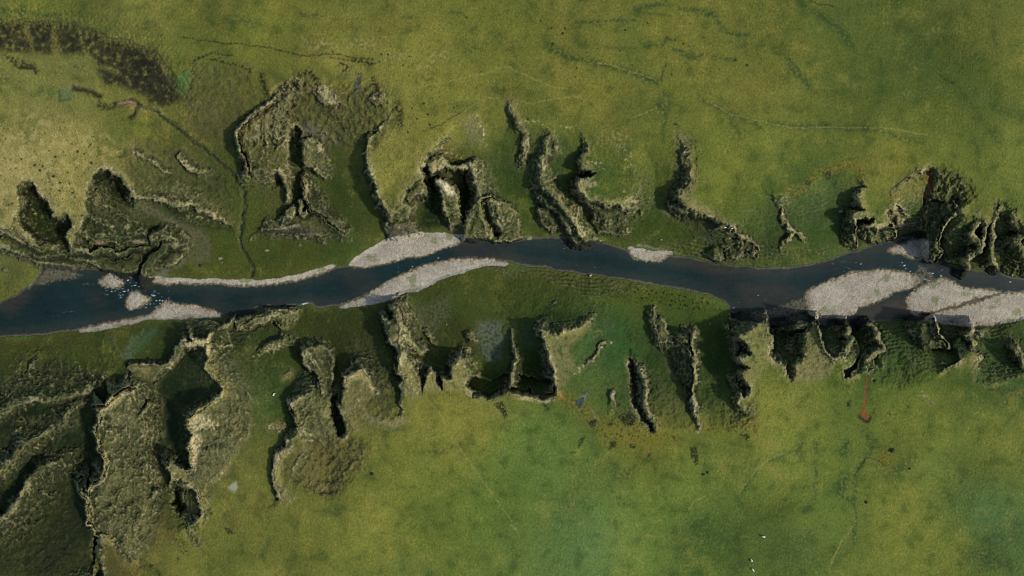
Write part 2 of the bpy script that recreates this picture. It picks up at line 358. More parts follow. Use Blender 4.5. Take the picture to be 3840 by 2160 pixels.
S_RIM = TW(0,3,"-3500,2600,300 0,1900,250 600,1600,200 940,1449,60 980,1060,45 1090,1058,45,30 1180,1122,45,30 1202,1180,45 1242,1330,60 1330,1310,300 1500,1260,380 1650,1160,380 1780,1040,260 1860,940,90 1930,1060,90 1920,1030,45 1900,952,45 1970,922,45,31 2030,850,42,31 2040,770,42,31 2005,700,42,31 1985,580,42,31 1900,522,42,31 1800,497,38,30 1728,500,30,28 1742,440,34,31 1690,352,34,31 1700,298,34,30 1850,388,45,31 1946,392,45,31 1903,160,38,31 1945,60,38,31") \
  + TW(0,2,"1922,1449,38,31 1888,1380,38,31 1893,1322,38,30 2000,1242,42,29 2080,1180,45,29 2140,1140,45,28 2228,1100,42,28 2235,1000,42,28 2200,930,42,27 2122,850,42,26 2072,800,42,26 2110,720,45,25 2090,600,50,24 2160,650,160,22 2260,820,260,22 2350,950,260,23 2420,1150,320,25 2400,1350,380,28") \
  + TW(0,3,"2450,100,380 2400,300,380 2250,450,380 2140,560,260,30 2130,700,220,30 2135,870,160,30 2280,990,260,30 2450,1030,320,30") + TW(1,3,"20,1000,260 140,880,220 240,690,50 242,570,44 190,522,44,30 187,440,44,30 210,380,44,30 202,300,44,29 242,242,44,28 330,170,60,28 380,60,80,28") \
  + TW(1,2,"425,1400,60,28 400,1265,60,26 332,1172,50,24 480,1078,80,23 560,1052,120,23 720,1210,200,24 785,1350,60,26 825,1449,45,28") + TW(1,3,"870,30,60 905,15,60") + TW(1,2,"905,1440,45 852,1230,42,26 890,1050,50,25 870,890,44,23 930,880,60,24 1070,818,80,25 1110,880,160,25 1160,960,220,26 1240,1052,220,26 1310,1250,320,28 1400,1300,300 1445,1300,90 1480,1240,38 1440,1160,38 1480,1070,38 1432,970,38 1490,900,44 1425,820,50,28 1450,740,50,27 1462,640,46,26 1520,700,60,26 1595,830,70,28 1650,960,55 1673,1095,36 1690,990,34,28 1705,890,34,27 1750,846,36,26 1785,890,36,27 1822,985,36 1870,1030,30 1868,905,32 1960,905,36,28 1975,800,38,27 2040,706,42,25 2085,740,60,25 2110,830,60,26 2140,920,50,27 2108,940,44 2132,1040,48 2180,1100,44 2290,1107,40 2400,1072,40 2500,1016,40") \
  + TW(2,2,"30,987,40 150,1047,40 330,1077,40 410,1056,38 440,960,34 430,850,34,28 380,730,34,27 335,580,34,25 302,420,34,22 390,472,90,24 470,482,90,24 540,432,90,23 640,420,90,22 700,372,80,20 780,320,60,17 760,430,220,20 650,540,320,22 600,700,320,25 640,850,300,27 580,1000,360 650,1130,320 800,1320,320 1000,1385,260 1200,1385,200 1375,1430,150 1400,1320,50 1362,1230,50,28 1410,1330,180 1480,1390,320 1650,1440,360 1800,1440,220 1885,1440,70 1860,1260,60,28 1890,1300,160,28 1930,1420,260 2050,1440,320 2250,1410,260 2420,1310,160 2310,1210,60 2270,1140,50,27 2290,1075,50,27 2330,1110,44,28 2400,1070,40 2400,1000,40 2352,930,40,28 2305,860,40,27 2400,800,40,28 2295,720,38,26 2400,680,40,27 2402,600,40,26 2305,490,50,23 2440,390,110,18 2540,335,80,13 2576,400,60,15") \
  + TW(3,2,"38,530,48,23 42,590,48,24 10,640,50,25 0,690,60,26 170,800,44,28 186,900,40 240,952,40 285,880,40 282,790,42,28 370,700,60,27 378,600,90,25 382,480,90,23 440,380,90,18 480,310,50,14 495,400,38,18 540,570,38,26 590,670,38,27 680,740,38,28 720,732,36,27 785,655,34,24 740,770,160,28 770,900,220 850,905,220 905,868,70,28 1000,820,100,26 1010,910,160,28 1100,1010,320 1300,1060,360 1450,1010,320 1650,910,320,28 1800,800,260,26 1950,720,180,25 2058,625,60,23 2125,680,55,25 2110,740,90,26 2052,840,160,28 2062,970,260 2200,985,260 2400,955,220,28 2520,905,160,27 2630,880,90,27 3500,700,80,28 6500,700,80,28")
S_CLOSE = [(60000, 1500), (60000, 60000), (-60000, 60000), (-60000, 2700)]
plateau(S_RIM, S_CLOSE, [q for q in SPOT if q[2] >= 29 and q[1] > 1100])
# ================================================================== NORTH SIDE, left to right
# grassy tongues of the plateau between the two sunless gullies
block(None, T(0,1,"-200,600 140,520 165,690 190,790 250,870 330,940 395,1030 300,1000 180,915 90,860 0,835 -200,840"), 26, (30,40,40,60), 1)
ridge(('rock_spur','crumbling rock lip running down below the left gully to the river cliff','rock spur'), T(0,1,"20,850 120,900 220,950 320,1000 420,1040 560,1050"), (25,24,21,18,15), 12, (40,90,60,75))
block(('rock_spur','straw coloured grass tongue between the two dark gullies at the left','rock spur'),
      T(0,1,"350,395 385,480 440,545 500,595 490,625 540,670 528,715 570,755 600,690 660,650 715,665 745,720 722,830 680,875 668,930 690,1000 712,1040 735,1020 745,900 800,800 860,700 865,560 860,430 700,330 500,300"),
      tx(0,1,"350,395,29 600,400,29 860,450,29 700,700,27 712,1040,20 690,900,24"), (45,60,45,40), 1)
block(None, T(0,1,"-100,930 120,960 300,1030 520,1050 700,1060 720,1100 600,1120 440,1140 200,1100 -100,1000"), tx(0,1,"-100,950,18 400,1050,15 700,1080,13"), (60,60,60,60), 0)
ridge(('rock_outcrop','low mossy rock rib at the foot of the far left cliff above the shoal','rock'), T(0,1,"120,1060 260,1110 420,1160 560,1180 720,1205"), (11,10,9,7), 14, (60,50,50,40))
block(('rock_spur','broad dark rock spur right of the second gully, above the left rapids','rock spur'),
      T(0,1,"870,700 900,500 980,460 1060,560 1200,680 1330,770 1450,830 1540,900 1500,960 1300,975 1180,990 1000,985 910,985 800,900 760,850 800,770"),
      tx(0,1,"900,520,27 1000,600,25 1150,800,22 1450,900,18 1175,990,17 800,880,21 910,980,16"), (70,70,50,95), 3)
s1 = len(NAMES)
ridge(s1, T(0,1,"880,700 940,735 1000,760 1080,805 1130,840 1165,890 1175,990"), (28,27,26,25,23,21,18), 6, (70,60,50,60))
ridge(s1, T(0,1,"745,860 800,890 850,920 910,985"), (25,23,21,17), 7, (50,60,50,50))
ridge(s1, T(0,1,"690,960 715,1045 850,1060 940,1085 1050,1020 1200,1040 1320,975 1450,975"), (22,19,17,16,17,16,17,17), 8, (80,60,60,90))
ridge(('rock_hump','pale topped rock knob hanging over the scree path beside the left rapids','rock'), T(0,1,"1550,940 1620,915 1700,930 1745,995"), (19,20,20,17), 16, (60,70,50,60))
ridge(('rock_fin','narrow mossy rock fin reaching into the river above the left rapids','rock fin'), T(0,1,"1660,1010 1620,1080 1540,1140 1480,1220 1440,1300 1425,1370 1445,1405"), (18,16,14,13,11,9,4), 14, (45,50,55,45))
block(('rock_outcrop','dark shaded rock face beside the brown scree fan at the left','rock'), T(0,1,"1740,880 1830,890 1900,960 1890,1060 1800,1170 1700,1220 1600,1230 1640,1080 1740,1010"), tx(0,1,"1780,920,15 1880,1000,13 1650,1200,8 1780,1130,10"), (35,45,60,45), 1)
ridge(('rock_outcrop','mossy dark cliff foot washed by the river left of the rapids','rock'), T(0,1,"760,1110 900,1130 1020,1200 1150,1240 1300,1235 1370,1150"), (12,12,11,10,10,10), 22, (45,60,50,38))
# hillside between gully two and the brook
ridge(('rock_spur','long pale crested rock spur above the brown scree path at the left','rock spur'),
      T(0,1,"1120,240 1160,300 1215,300 1265,375 1300,440 1320,520 1345,540 1450,520 1560,540 1680,575 1800,610 1900,590 2000,640 2150,710 2260,760 2330,820"),
      (28,28,28,28,28,27,27,26,25,23,22,20,18,15,12,9), 8, (160,150,30,45))
block(None, T(0,1,"1220,60 1340,60 1480,150 1700,300 1900,400 2050,500 2000,620 1800,590 1560,530 1350,520 1310,420 1240,290"), tx(0,1,"1250,150,29 1480,150,27 1700,300,24 2000,600,18 1340,500,27"), (150,90,30,45), 3, 1.5)
ridge(('rock_outcrop','pale rock rib slanting across the left hillside, above the spur crest','rock'), T(0,1,"1335,60 1450,130 1560,190 1620,250 1690,290"), (31,29.5,28,26,24.5), 8, (70,120,30,40))
ridge(('rock_outcrop','broken rock rib on the hillside just left of the brook','rock'), T(0,1,"1800,120 1840,180 1890,230 1960,250 2040,260"), (26,25,24,22,21), 8, (60,80,40,40))
block(None, T(0,1,"1840,640 2000,700 2150,780 2300,860 2200,870 2000,800 1850,750 1500,620"), tx(0,1,"1850,650,14 2200,830,8 1500,600,14"), (30,40,40,50), 0)

# massif right of the brook
block(('rock_spur','large grassy rock massif with pale broken crest right of the brook','rock spur'),
      T(1,0,"380,790 300,870 200,1000 100,1090 0,1150") + T(0,0,"2480,1240 2385,1330 2410,1430") + T(0,1,"2450,80 2490,180 2520,260 2560,300") + T(1,1,"150,340 330,420 345,250 340,0") + T(1,0,"390,1330 440,1230 330,1130 420,950 480,850"),
      tx(1,0,"380,790,30 200,1000,31 0,1150,31 300,1200,28") + tx(0,1,"2450,60,29 2560,260,25") + tx(1,1,"300,380,19 340,100,25 100,100,27"), (60,90,70,110), 2, 1.6)
m3 = len(NAMES)
ridge(m3, T(1,0,"390,780 300,870 200,1000 100,1090 0,1150") + T(0,0,"2480,1240 2385,1330 2410,1430") + T(0,1,"2450,80 2480,170 2490,240"), (31,33,34,34,34,33,32,31,28,24), 12, (130,110,55,110))
ridge(('rock_outcrop','pale square topped crag at the head of the big slope right of the brook','rock'), T(1,0,"640,920 700,980 780,1000 830,1040"), (33,33,31,28), 22, (70,80,60,45))
ridge(('rock_outcrop','smaller pale crag near the rim, right of the dark grey chute','rock'), T(1,0,"1180,980 1240,990 1290,1000"), (31,31,30), 16, (60,70,50,50))
ridge(('rock_outcrop','dark stepped rock rib trailing below the pale square crag','rock'), T(1,0,"720,1130 840,1190 900,1250 930,1330"), (25,23,21,18), 10, (50,60,55,45))
block(('rock_stack','slanting rock block with pink and pale left edge, right of the black cleft','rock stack'),
      T(1,1,"435,-40 560,-90 650,0 720,130 765,250 745,330 690,330 620,290 575,240 500,212 470,150 445,60"),
      tx(1,1,"440,0,30 500,200,27 745,320,14 600,0,27 700,150,21 620,280,21"), (55,60,32,40), 1, 1.2)
carve(T(1,0,"400,1340") + T(1,1,"395,20 400,150 420,260 440,330 430,450 405,560 400,650"), 0, 14, (17,13,9,7,6,6,5))
block(('rock_fin','striped rock fin with a small natural arch, right of the brook','rock fin'),
      T(1,1,"470,330 500,330 570,390 660,500 760,650 860,790 890,880 840,860 760,800 650,712 560,645 500,545 488,450"),
      tx(1,1,"480,340,18 490,450,20 560,640,19 760,800,14 870,880,10 600,450,12 760,660,8"), (45,40,32,45), 0, 1.3)
m4 = len(NAMES)
ridge(m4, T(1,1,"475,330 488,440 497,540 555,635 650,712 760,800 870,885"), (20,22,23,21,19,16,11), 5, (75,40,40,50))
ridge(m4, T(1,1,"490,545 445,580 430,650 445,705 490,712 525,650 510,590"), (19,18,17,16,16,17,18), 6, (32,30,34,40))
block(('rock_outcrop','layered dark rock face with one pale bedding line above the meadow','rock'),
      T(1,1,"130,800 330,700 420,730 540,700 700,770 860,880 830,930 600,920 300,920 60,920 -60,950 20,860"),
      tx(1,1,"330,720,15 420,815,14 860,880,8 60,900,8 540,720,14 300,900,9"), (40,60,50,45), 0, 1.3)
ridge(len(NAMES), T(1,1,"60,860 200,860 330,835 410,815 560,830"), (11,13,14,14,12), 6, (40,60,40,42))
ridge(('rock_fin','thin pale rock rib with a dark hole, left of the striped arch fin','rock fin'), T(1,1,"200,190 240,265 275,335 300,420 318,540"), (25,24,22,20,16), 7, (45,50,50,40))
carve(T(1,1,"215,330 235,385"), 7, 17)
ridge(('rock_outcrop','rounded mossy rock lobes at the foot of the massif by the brook','rock'), T(1,1,"350,680 320,760 240,820 110,800 70,850 0,910"), (16,15,12,11,9,5), 12, (50,50,50,38))

# the bright tongue and its pinnacle
block(('rock_spur','bright straw coloured grass tongue with a sharp left rim, left of the rock pinnacle','rock spur'),
      T(1,0,"1440,1010 1365,1140 1330,1200 1240,1270 1250,1320 1140,1360") + T(1,1,"1098,80 1130,250 1190,360 1222,450 1200,480 1255,570 1310,650 1345,740 1420,760 1520,740 1545,650 1490,560 1500,460 1600,360 1670,335 1650,240 1690,200 1705,90 1790,10 1800,-100"),
      tx(1,0,"1440,1050,30 1250,1300,30") + tx(1,1,"1100,80,29 1190,360,27 1345,740,17 1500,500,23 1690,200,28 1650,330,26 1520,730,15 1600,20,29"), (45,60,38,70), 1)
t4 = len(NAMES)
block(('rock_outcrop','mossy boulder shaped crag bulging from the right side of the bright tongue','rock'), T(1,1,"1600,380 1680,350 1712,430 1705,500 1600,520 1540,560 1500,500"), tx(1,1,"1650,360,26 1700,480,21 1540,540,20"), (35,40,40,45), 1)
block(('rock_outcrop','layered grey rock nose above the upper gravel bar','rock'), T(1,1,"1290,820 1400,770 1540,770 1625,870 1540,900 1420,945 1330,940"), tx(1,1,"1400,790,14 1560,790,13 1620,870,9 1340,920,7 1450,930,8"), (40,50,40,32), 1, 1.2)
block(('rock_spur','row of pale rock heads roofing the dark recess behind the pinnacle','rock spur'), T(1,1,"1690,190 1760,110 1870,120 1930,210 2040,220 2150,180 2165,240 2060,255 1900,235 1800,260 1750,285"), tx(1,1,"1700,200,27 1900,160,27 2150,220,25"), (30,50,32,36), 1, 1.3)
block(('rock_stack','rock pinnacle with a flat pale top standing alone between two black clefts','rock stack'),
      T(1,1,"1815,345 1895,375 1950,425 1975,440 2012,495 2030,600 2060,720 2075,810 1960,820 1920,740 1880,640 1860,520"),
      tx(1,1,"1815,345,27 2012,495,26 1900,430,27 1950,520,24 1960,800,9 2060,750,10 1950,650,16"), (28,32,26,40), 0, 1.1)
ridge(('rock_fin','thin sharp rock crest right of the black cleft beside the pinnacle','rock fin'), T(1,1,"2165,200 2190,280 2215,370 2235,450 2232,560 2222,640 2150,720 2110,830 2125,930"), (25,24,23,22,20,18,15,12,8), 9, (120,50,45,45))
block(('rock_stack','broad mossy rock block with pale crown at the river edge, right of the pinnacle','rock stack'),
      T(1,1,"2225,570 2360,538 2450,580 2530,590 2620,700 2650,830 2655,930 2570,970 2400,970 2300,945 2140,930 2100,860 2115,740 2200,650"),
      tx(1,1,"2250,570,21 2360,540,22 2530,600,19 2650,830,10 2600,950,6 2300,930,7 2120,850,10 2430,720,17"), (35,40,35,32), 1, 1.3)
carve(T(1,1,"2290,600 2320,690 2350,760 2390,850 2420,900"), 8, 15)
ridge(len(NAMES), T(1,1,"2240,570 2350,542 2425,600 2440,690 2480,760"), (22,23,22,20,17), 9, (50,45,36,45))

# valley heads and fins towards the middle
ridge(('rock_fin','pale broken rock fin beside a grey scree chute below the north rim','rock fin'), T(1,0,"2190,1150 2230,1220 2270,1290 2290,1370 2300,1449"), (28,27,26,24,22), 8, (60,50,50,40))
ridge(('rock_fin','ragged rock rib falling from the rim, just left of the long winding fin','rock fin'), T(2,0,"0,1040 20,1140 60,1220 100,1270 140,1340 140,1440") + T(2,1,"130,80 100,170 70,230"), (30,30,30,29,28,26,24,21,17), 11, (60,50,70,45))
ridge(('rock_fin','long winding rock fin with pale crest running down to the river','rock fin'), T(2,0,"365,1380") + T(2,1,"350,0 335,90 285,160 300,250 315,320 330,410 430,520 500,600 570,690 640,800 700,900 720,960 660,1000"), (29,28,27,26,25,24,23,22,21,19,17,14,10,6), 8, (120,60,95,45))
f2 = len(NAMES)
block(f2, T(2,1,"240,320 320,330 330,430 450,560 560,720 620,860 690,960 640,1000 560,860 470,700 330,590 210,480 190,400"), tx(2,1,"300,340,22 450,560,20 560,750,16 640,960,7 210,430,13 400,620,14"), (60,40,45,45), 0, 1.5)
block(('rock_outcrop','stepped dark rock buttress on the left flank of the long winding fin','rock'), T(2,1,"260,640 380,640 460,720 465,850 400,870 320,830 270,740"), tx(2,1,"300,660,13 450,740,11 400,860,7"), (30,35,40,40), 1, 1.5)
ridge(('rock_hump','small pale rock knob hanging inside the green bowl near the middle rim','rock'), T(2,0,"410,1360 430,1440") + T(2,1,"450,40 470,85"), (29,28,26,23), 11, (45,45,45,40))
block(('rock_spur','pale grass tongue with a notched left rim, right of the green bowl','rock spur'),
      T(2,1,"760,-60 745,90 690,185 700,240 790,270 860,290 800,340 690,345 655,400 680,470 760,550 830,560 930,600 1050,590 1110,640 1140,600 1200,560 1190,480 1250,400 1200,270 1195,130 1180,-80"),
      tx(2,1,"760,0,30 700,230,28 680,370,26 830,550,24 1100,620,22 1200,500,25 1200,150,29"), (110,60,40,60), 1)
t8 = len(NAMES)
ridge(t8, T(2,1,"655,400 700,360 780,380 860,400"), (25,27,27,26), 7, (50,45,40,50))
block(('rock_outcrop','dark layered rock nose at the end of the notched tongue above the river meadow','rock'),
      T(2,1,"790,560 900,600 930,590 1060,590 1120,650 1160,740 1180,830 1230,850 1180,900 1080,925 960,890 870,870 810,780 830,680"),
      tx(2,1,"800,580,21 1080,620,20 1180,840,8 860,850,9 1060,900,5 960,700,16 1150,740,13"), (40,40,35,38), 1, 1.8)
ridge(('rock_fin','thin curved rock blade leaning out from the notched tongue','rock fin'), T(2,1,"650,410 660,480 710,540 760,570 800,620 825,670"), (22,20,18,18,17,15), 5, (30,40,45,45))

# right of centre
ridge(('rock_outcrop','long dark rocky edge facing left, right of the wide green valley','rock'), T(2,0,"1720,1370 1760,1440") + T(2,1,"1770,60 1760,130 1790,220 1790,320 1800,400 1760,450 1700,480"), (30,30,30,29,29,29,28,28,27), 14, (150,90,85,90), 1.8)
block(('rock_spur','dark craggy spur end with sheep on a bare ledge, above the river','rock spur'),
      T(2,1,"1700,475 1665,520 1680,600 1610,640 1660,680 1840,690 1900,720 2000,720 2100,790 2060,850 2150,850 2290,900 2400,960 2440,1020 2300,950 2200,830 2080,690 1900,600 1780,480"),
      tx(2,1,"1700,490,26 1680,600,24 1620,650,20 1850,690,23 2100,790,22 2290,900,20 2440,1020,16 1900,620,26"), (150,150,45,55), 0, 1.6)
f10 = len(NAMES)
block(f10, T(2,1,"1620,640 1760,650 1840,700 1850,820 1780,860 1680,780 1600,740"), tx(2,1,"1640,650,19 1830,700,17 1800,840,10 1620,740,11"), (35,40,45,40), 1, 1.8)
block(None, T(2,1,"1540,500 1660,480 1700,520 1660,620 1600,640 1530,600"), tx(2,1,"1560,520,15 1680,520,22 1600,620,12"), (40,40,50,40), 0, 1.5)
block(('rock_outcrop','jumble of dark rock knobs below the sheep ledge on the spur end','rock'), T(2,1,"1900,720 2050,740 2100,800 2120,900 2060,960 1960,940 1900,860"), tx(2,1,"1930,740,19 2100,810,18 1950,920,9 2080,940,11"), (35,40,40,40), 1, 2.0)
block(('rock_hump','big round mossy rock dome standing at the north bank of the river','rock'), T(2,1,"1960,1020 2060,1000 2140,1050 2160,1120 2110,1190 2010,1160 1935,1100"), tx(2,1,"2050,1070,12 1950,1090,8 2130,1160,7"), (28,30,32,30), 3, 1.0)
block(('rock_spur','pale crested triangular crag right of the round mossy dome','rock spur'), T(2,1,"2080,1010 2170,960 2290,920 2400,960 2470,1040 2480,1090 2420,1130 2300,1130 2180,1140 2150,1060"), tx(2,1,"2100,1010,13 2290,930,17 2400,970,17 2475,1060,13 2300,1120,7 2190,1130,8"), (32,50,35,34), 1, 1.4)
ridge(len(NAMES), T(2,1,"2170,970 2200,1000 2290,970 2300,1020 2290,930 2400,970 2475,1050 2470,1100"), (15,16,17,15,19,18,15,11), 6, (36,40,40,40))

# fins at the right edge
ridge(('rock_fin','forked rock fin with a dark left face, standing alone in the green meadow','rock fin'), T(3,1,"30,500 80,580 140,640 150,700 145,750 195,820 262,880 220,945 160,985 100,1060 60,1130"), (25,24,23,22,21,19,17,16,14,10,6), 7, (50,60,105,45))
ridge(('rock_fin','short dark branch of the forked fin, pointing down and right','rock fin'), T(3,1,"265,885 320,905 365,950 372,985"), (17,15,12,8), 7, (28,35,70,40))
block(('rock_stack','square dark rock stack with bright stones on top, left of the notched plateau tongue','rock stack'), T(3,1,"695,635 800,640 860,700 870,760 720,745 690,700"), tx(3,1,"700,650,12 860,700,21 720,740,9 800,650,16"), (25,35,35,35), 1, 1.3)
block(('rock_stack','tall dark rock block with a thin crest above the meadow, below the square stack','rock stack'), T(3,1,"710,760 850,770 875,800 868,880 885,960 870,1000 780,1015 720,980 680,910 720,860"), tx(3,1,"850,780,20 868,880,18 880,990,10 690,910,7 720,780,10 740,990,6"), (22,35,35,35), 0, 1.4)
ridge(len(NAMES), T(3,1,"875,700 882,770 872,830 868,900 880,990"), (22,22,20,18,11), 6, (28,40,70,36))
block(('rock_spur','grass tongue with a deep square notch, left of the rust red gully','rock spur'),
      T(3,1,"1000,430 945,445 915,500 910,580 960,630 990,650 880,680 855,750 890,778 960,742 1070,755 1075,800 1000,820 1100,840 1215,800 1205,650 1260,610 1290,500 1400,380"),
      tx(3,1,"1000,440,28 915,580,27 870,700,25 960,745,24 1215,790,22 1210,650,25 1350,450,28"), (70,60,40,45), 1)
block(('rock_outcrop','layered rock nose at the river end of the grass tongue with square notch','rock'), T(3,1,"940,850 1000,820 1100,840 1215,795 1265,835 1285,925 1200,955 1050,965 940,930"), tx(3,1,"1000,825,20 1215,800,20 1280,920,11 940,920,8 1100,950,6"), (26,40,30,36), 1, 1.4)
ridge(len(NAMES), T(3,1,"1210,800 1250,820 1272,870 1280,925"), (21,21,18,12), 6, (26,40,50,36))
ridge(('rock_outcrop','dark crumbling ledge above the yellow scrub, left of the rust red stream','rock'), T(3,1,"1265,490 1330,420 1400,360 1460,310 1500,265 1550,270"), (30,30,30,30,30,30), 7, (60,60,60,50), 1.5)
block(None, T(3,1,"1590,300 1700,240 1850,230 1980,320 2050,430 2100,480 2000,560 1880,590 1720,560 1600,560"), tx(3,1,"1700,250,30 2000,350,30 2080,480,29 1600,560,21 1850,600,24 1620,400,25"), (100,80,40,60), 0, 2.2)
carve(T(3,1,"1625,275 1630,340 1640,400 1620,460 1595,550"), 2.5, 14)
block(('rock_fin','tall dark rock wall with pale right crest beside the triangular gravel patch','rock fin'),
      T(3,1,"1600,580 1750,560 1870,600 1880,700 1800,770 1745,850 1715,950 1715,1030 1735,1080 1700,1150 1650,1165 1610,1120 1590,950 1590,750"),
      tx(3,1,"1620,600,19 1870,620,26 1880,700,24 1745,850,20 1715,1000,17 1700,1140,9 1600,1100,8 1600,850,12"), (60,60,32,36), 0, 1.6)
ridge(len(NAMES), T(3,1,"1880,600 1940,650 1890,705 1810,765 1745,860 1712,950 1705,1020 1735,1080 1710,1140"), (27,27,26,24,21,19,17,14,10), 6, (90,60,60,40))
ridge(('rock_spur','wide dark rock face leaning left of the paired crests at the right edge','rock spur'), T(3,1,"2120,690 2130,770 2080,830 2050,900 2100,960 2165,1010 2130,1060 2080,1090 2010,1170 2010,1240 1985,1285"), (28,27,26,24,22,21,20,18,15,11,5), 8, (36,60,130,42), 1.7)
ridge(('rock_fin','left one of two thin pale crests joining in an arrow shape','rock fin'), T(3,1,"2210,800 2185,880 2165,950 2160,1015 2100,1080 2030,1140 2010,1190"), (27,25,23,21,18,15,12), 6, (45,50,60,40))
ridge(('rock_fin','right one of two thin pale crests joining in an arrow shape','rock fin'), T(3,1,"2330,560 2300,700 2280,790 2265,880 2270,920 2258,1000 2255,1100 2270,1170 2310,1220 2290,1265"), (30,29,28,26,24,22,19,15,10,4), 7, (60,60,70,42))
block(None, T(3,1,"2330,560 2420,530 2520,580 2540,640 2440,690 2380,700 2320,690"), tx(3,1,"2400,540,30 2520,600,30 2380,690,25"), (60,60,60,60), 0, 1.8)
ridge(('rock_fin','massive dark rock wall cut by the right edge, north of the river','rock fin'), T(3,1,"2480,700 2520,800 2560,880 2530,940 2500,960 2560,1050 2576,1120 2650,1250"), (28,27,25,23,22,19,16,7), 14, (90,60,120,50), 1.7)

# ================================================================== SOUTH SIDE, left to right
# dark hill at the left
ridge(('rock_outcrop','dark whaleback rock hill in the meadow at the far left, south of the river','rock'), T(0,2,"1080,885 1000,950 900,1015 800,1050 700,1085 560,1110 400,1120 250,1120 120,1170 40,1250 -60,1290 -300,1400"), (9,12,14,15,16,17,18,18,18,18,18,20), 10, (50,190,80,42), 1.7)
ridge(len(NAMES), T(0,2,"370,700 340,760 250,860 200,950 130,1030 30,1110 -200,1250"), (7,10,12,13,15,17,19), 6, (150,40,40,90))
ridge(('rock_spur','second dark rock ridge below the whaleback hill, beside a black ravine','rock spur'), T(0,2,"960,1065 880,1100 800,1140 730,1200 680,1270 640,1330 560,1390 480,1440") + T(0,3,"330,80 230,110 150,250 50,350 -200,500"), (9,11,13,14,15,15,15,16,17,19,20,21,22), 9, (60,190,100,60), 1.6)
ridge(('rock_spur','third dark rock ridge at the left edge, running into the bottom left corner','rock spur'), T(0,3,"600,310 490,330 400,380 350,440 280,520 270,570 220,640 130,740 50,860 -60,930 -300,1100"), (15,17,18,19,20,20,21,22,23,24,25), 9, (200,90,60,110), 1.8)
# great mossy massif
block(('rock_spur','largest mossy rock massif with a long pale cliff rim on its left','rock spur'),
      T(0,2,"1290,1030 1220,1060 1130,1095 1060,1190 975,1205 1000,1290 1010,1340 960,1449") + T(0,3,"985,60 1010,130 1010,200 1055,280 1050,400 1020,470 950,520 900,600 880,640 790,580 850,650 885,720 900,830 890,920 960,980 970,1020 1090,1050 1180,1120 1180,1200 1240,1340 1290,1280 1380,1280 1480,1230 1530,1100 1560,900 1570,700 1540,500 1500,300 1470,100") + T(0,2,"1480,1449 1460,1330 1420,1200 1370,1090 1330,1020"),
      tx(0,2,"1220,1060,26 1060,1200,28 1000,1400,29 1420,1200,21 1350,1040,22 1300,1250,26") + tx(0,3,"1040,300,31 880,650,29 900,900,30 1180,1150,31 1250,1330,31 1480,150,20 1540,500,24 1500,900,27 1300,500,27"), (170,90,45,80), 1, 2.0)
m22 = len(NAMES)
ridge(m22, T(0,2,"1280,1035 1220,1065 1130,1095 1060,1190 985,1215 1005,1290 1010,1340 965,1430") + T(0,3,"990,60 1010,130 1015,200 1058,280 1050,400 1022,470"), (25,27,29,30,29,29,29,30,31,32,32,33,33,32), 10, (150,90,50,90))
ridge(m22, T(0,3,"1020,470 940,540 890,620 800,560 800,490 795,580 850,655 885,720 900,830 890,920 960,985 975,1020 1090,1050 1180,1120 1200,1180"), (31,30,29,24,20,25,29,31,32,32,32,32,31,31,31), 9, (150,90,55,90))
ridge(('rock_outcrop','low pale rock rib running up the right half of the big mossy massif','rock'), T(0,3,"1570,590 1530,660 1480,760 1400,850 1350,970 1360,1050 1310,1150 1300,1230 1330,1300"), (25.5,26,27,28,29.5,30,31,31,31), 9, (70,60,45,60))
ridge(('rock_outcrop','pale stony rib across the neck of the big mossy massif','rock'), T(0,3,"1080,110 1140,70 1200,20") + T(0,2,"1290,1400 1380,1310 1470,1230 1510,1170"), (29,28,27,26,25,22,19), 8, (50,60,50,50))
block(('rock_outcrop','dark triangular rock wedge beside the small stream fan at the lower left','rock'), T(0,2,"1285,800 1310,780 1500,765 1690,775 1600,860 1500,930 1390,970 1350,900"), tx(0,2,"1290,800,14 1690,780,15 1400,960,11"), (60,30,26,50), 0, 1.0)
ridge(('rock_fin','low dark rock fin above the stream fan, joining the star shaped crag','rock fin'), T(0,2,"1700,780 1780,660 1800,600 1850,540"), (14,16,18,20), 10, (60,45,45,50))
# star shaped crag and the spur behind
block(('rock_spur','pale star shaped crag top with three arms, left of the lower middle valley','rock spur'),
      T(0,2,"1890,440 1950,515 2000,520 2080,510 2115,450 2135,450 2120,540 2220,560 2340,575 2345,590 2200,600 2110,610 2110,700 2080,720 2065,610 1990,580 1900,590 1850,590 1845,560 1930,545"),
      tx(0,2,"1890,440,21 2000,550,25 2130,450,20 2340,580,19 2090,710,26 1850,575,23"), (40,45,35,45), 0, .8)
block(('rock_spur','long mossy rock spur with a pale cliff rim above the black ravine','rock spur'),
      T(0,2,"2080,600 2110,720 2070,800 2120,850 2200,930 2235,1000 2230,1100 2140,1140 2080,1180 2000,1240 1890,1320 1885,1380 1920,1449") + T(0,3,"1935,0 1945,60 1900,160 1950,390 1850,400 1690,300 1690,350 1740,440 1730,500 1800,490 1900,520 1980,570 2000,700 2040,770 2030,850 2120,860 2120,560 2250,420 2300,300 2400,200 2480,100") + T(0,2,"2560,1400 2540,1250 2530,1050 2480,900 2400,850 2350,700 2340,600 2200,590"),
      tx(0,2,"2080,600,25 2070,800,26 2230,1050,28 1890,1350,30 2340,620,16 2400,850,16 2530,1100,18 2480,900,15") + tx(0,3,"1940,50,31 1700,300,31 1740,490,31 1950,560,31 2030,800,31 2120,700,31 2300,300,26"), (230,60,45,60), 1, 2.0)
m23 = len(NAMES)
ridge(m23, T(0,2,"2090,600 2105,720 2075,800 2125,850 2205,930 2240,1000 2235,1090 2140,1150 2000,1245 1895,1325 1895,1390 1925,1449"), (26,27,28,28,29,29,29,30,31,31,32,32), 9, (150,90,45,90))
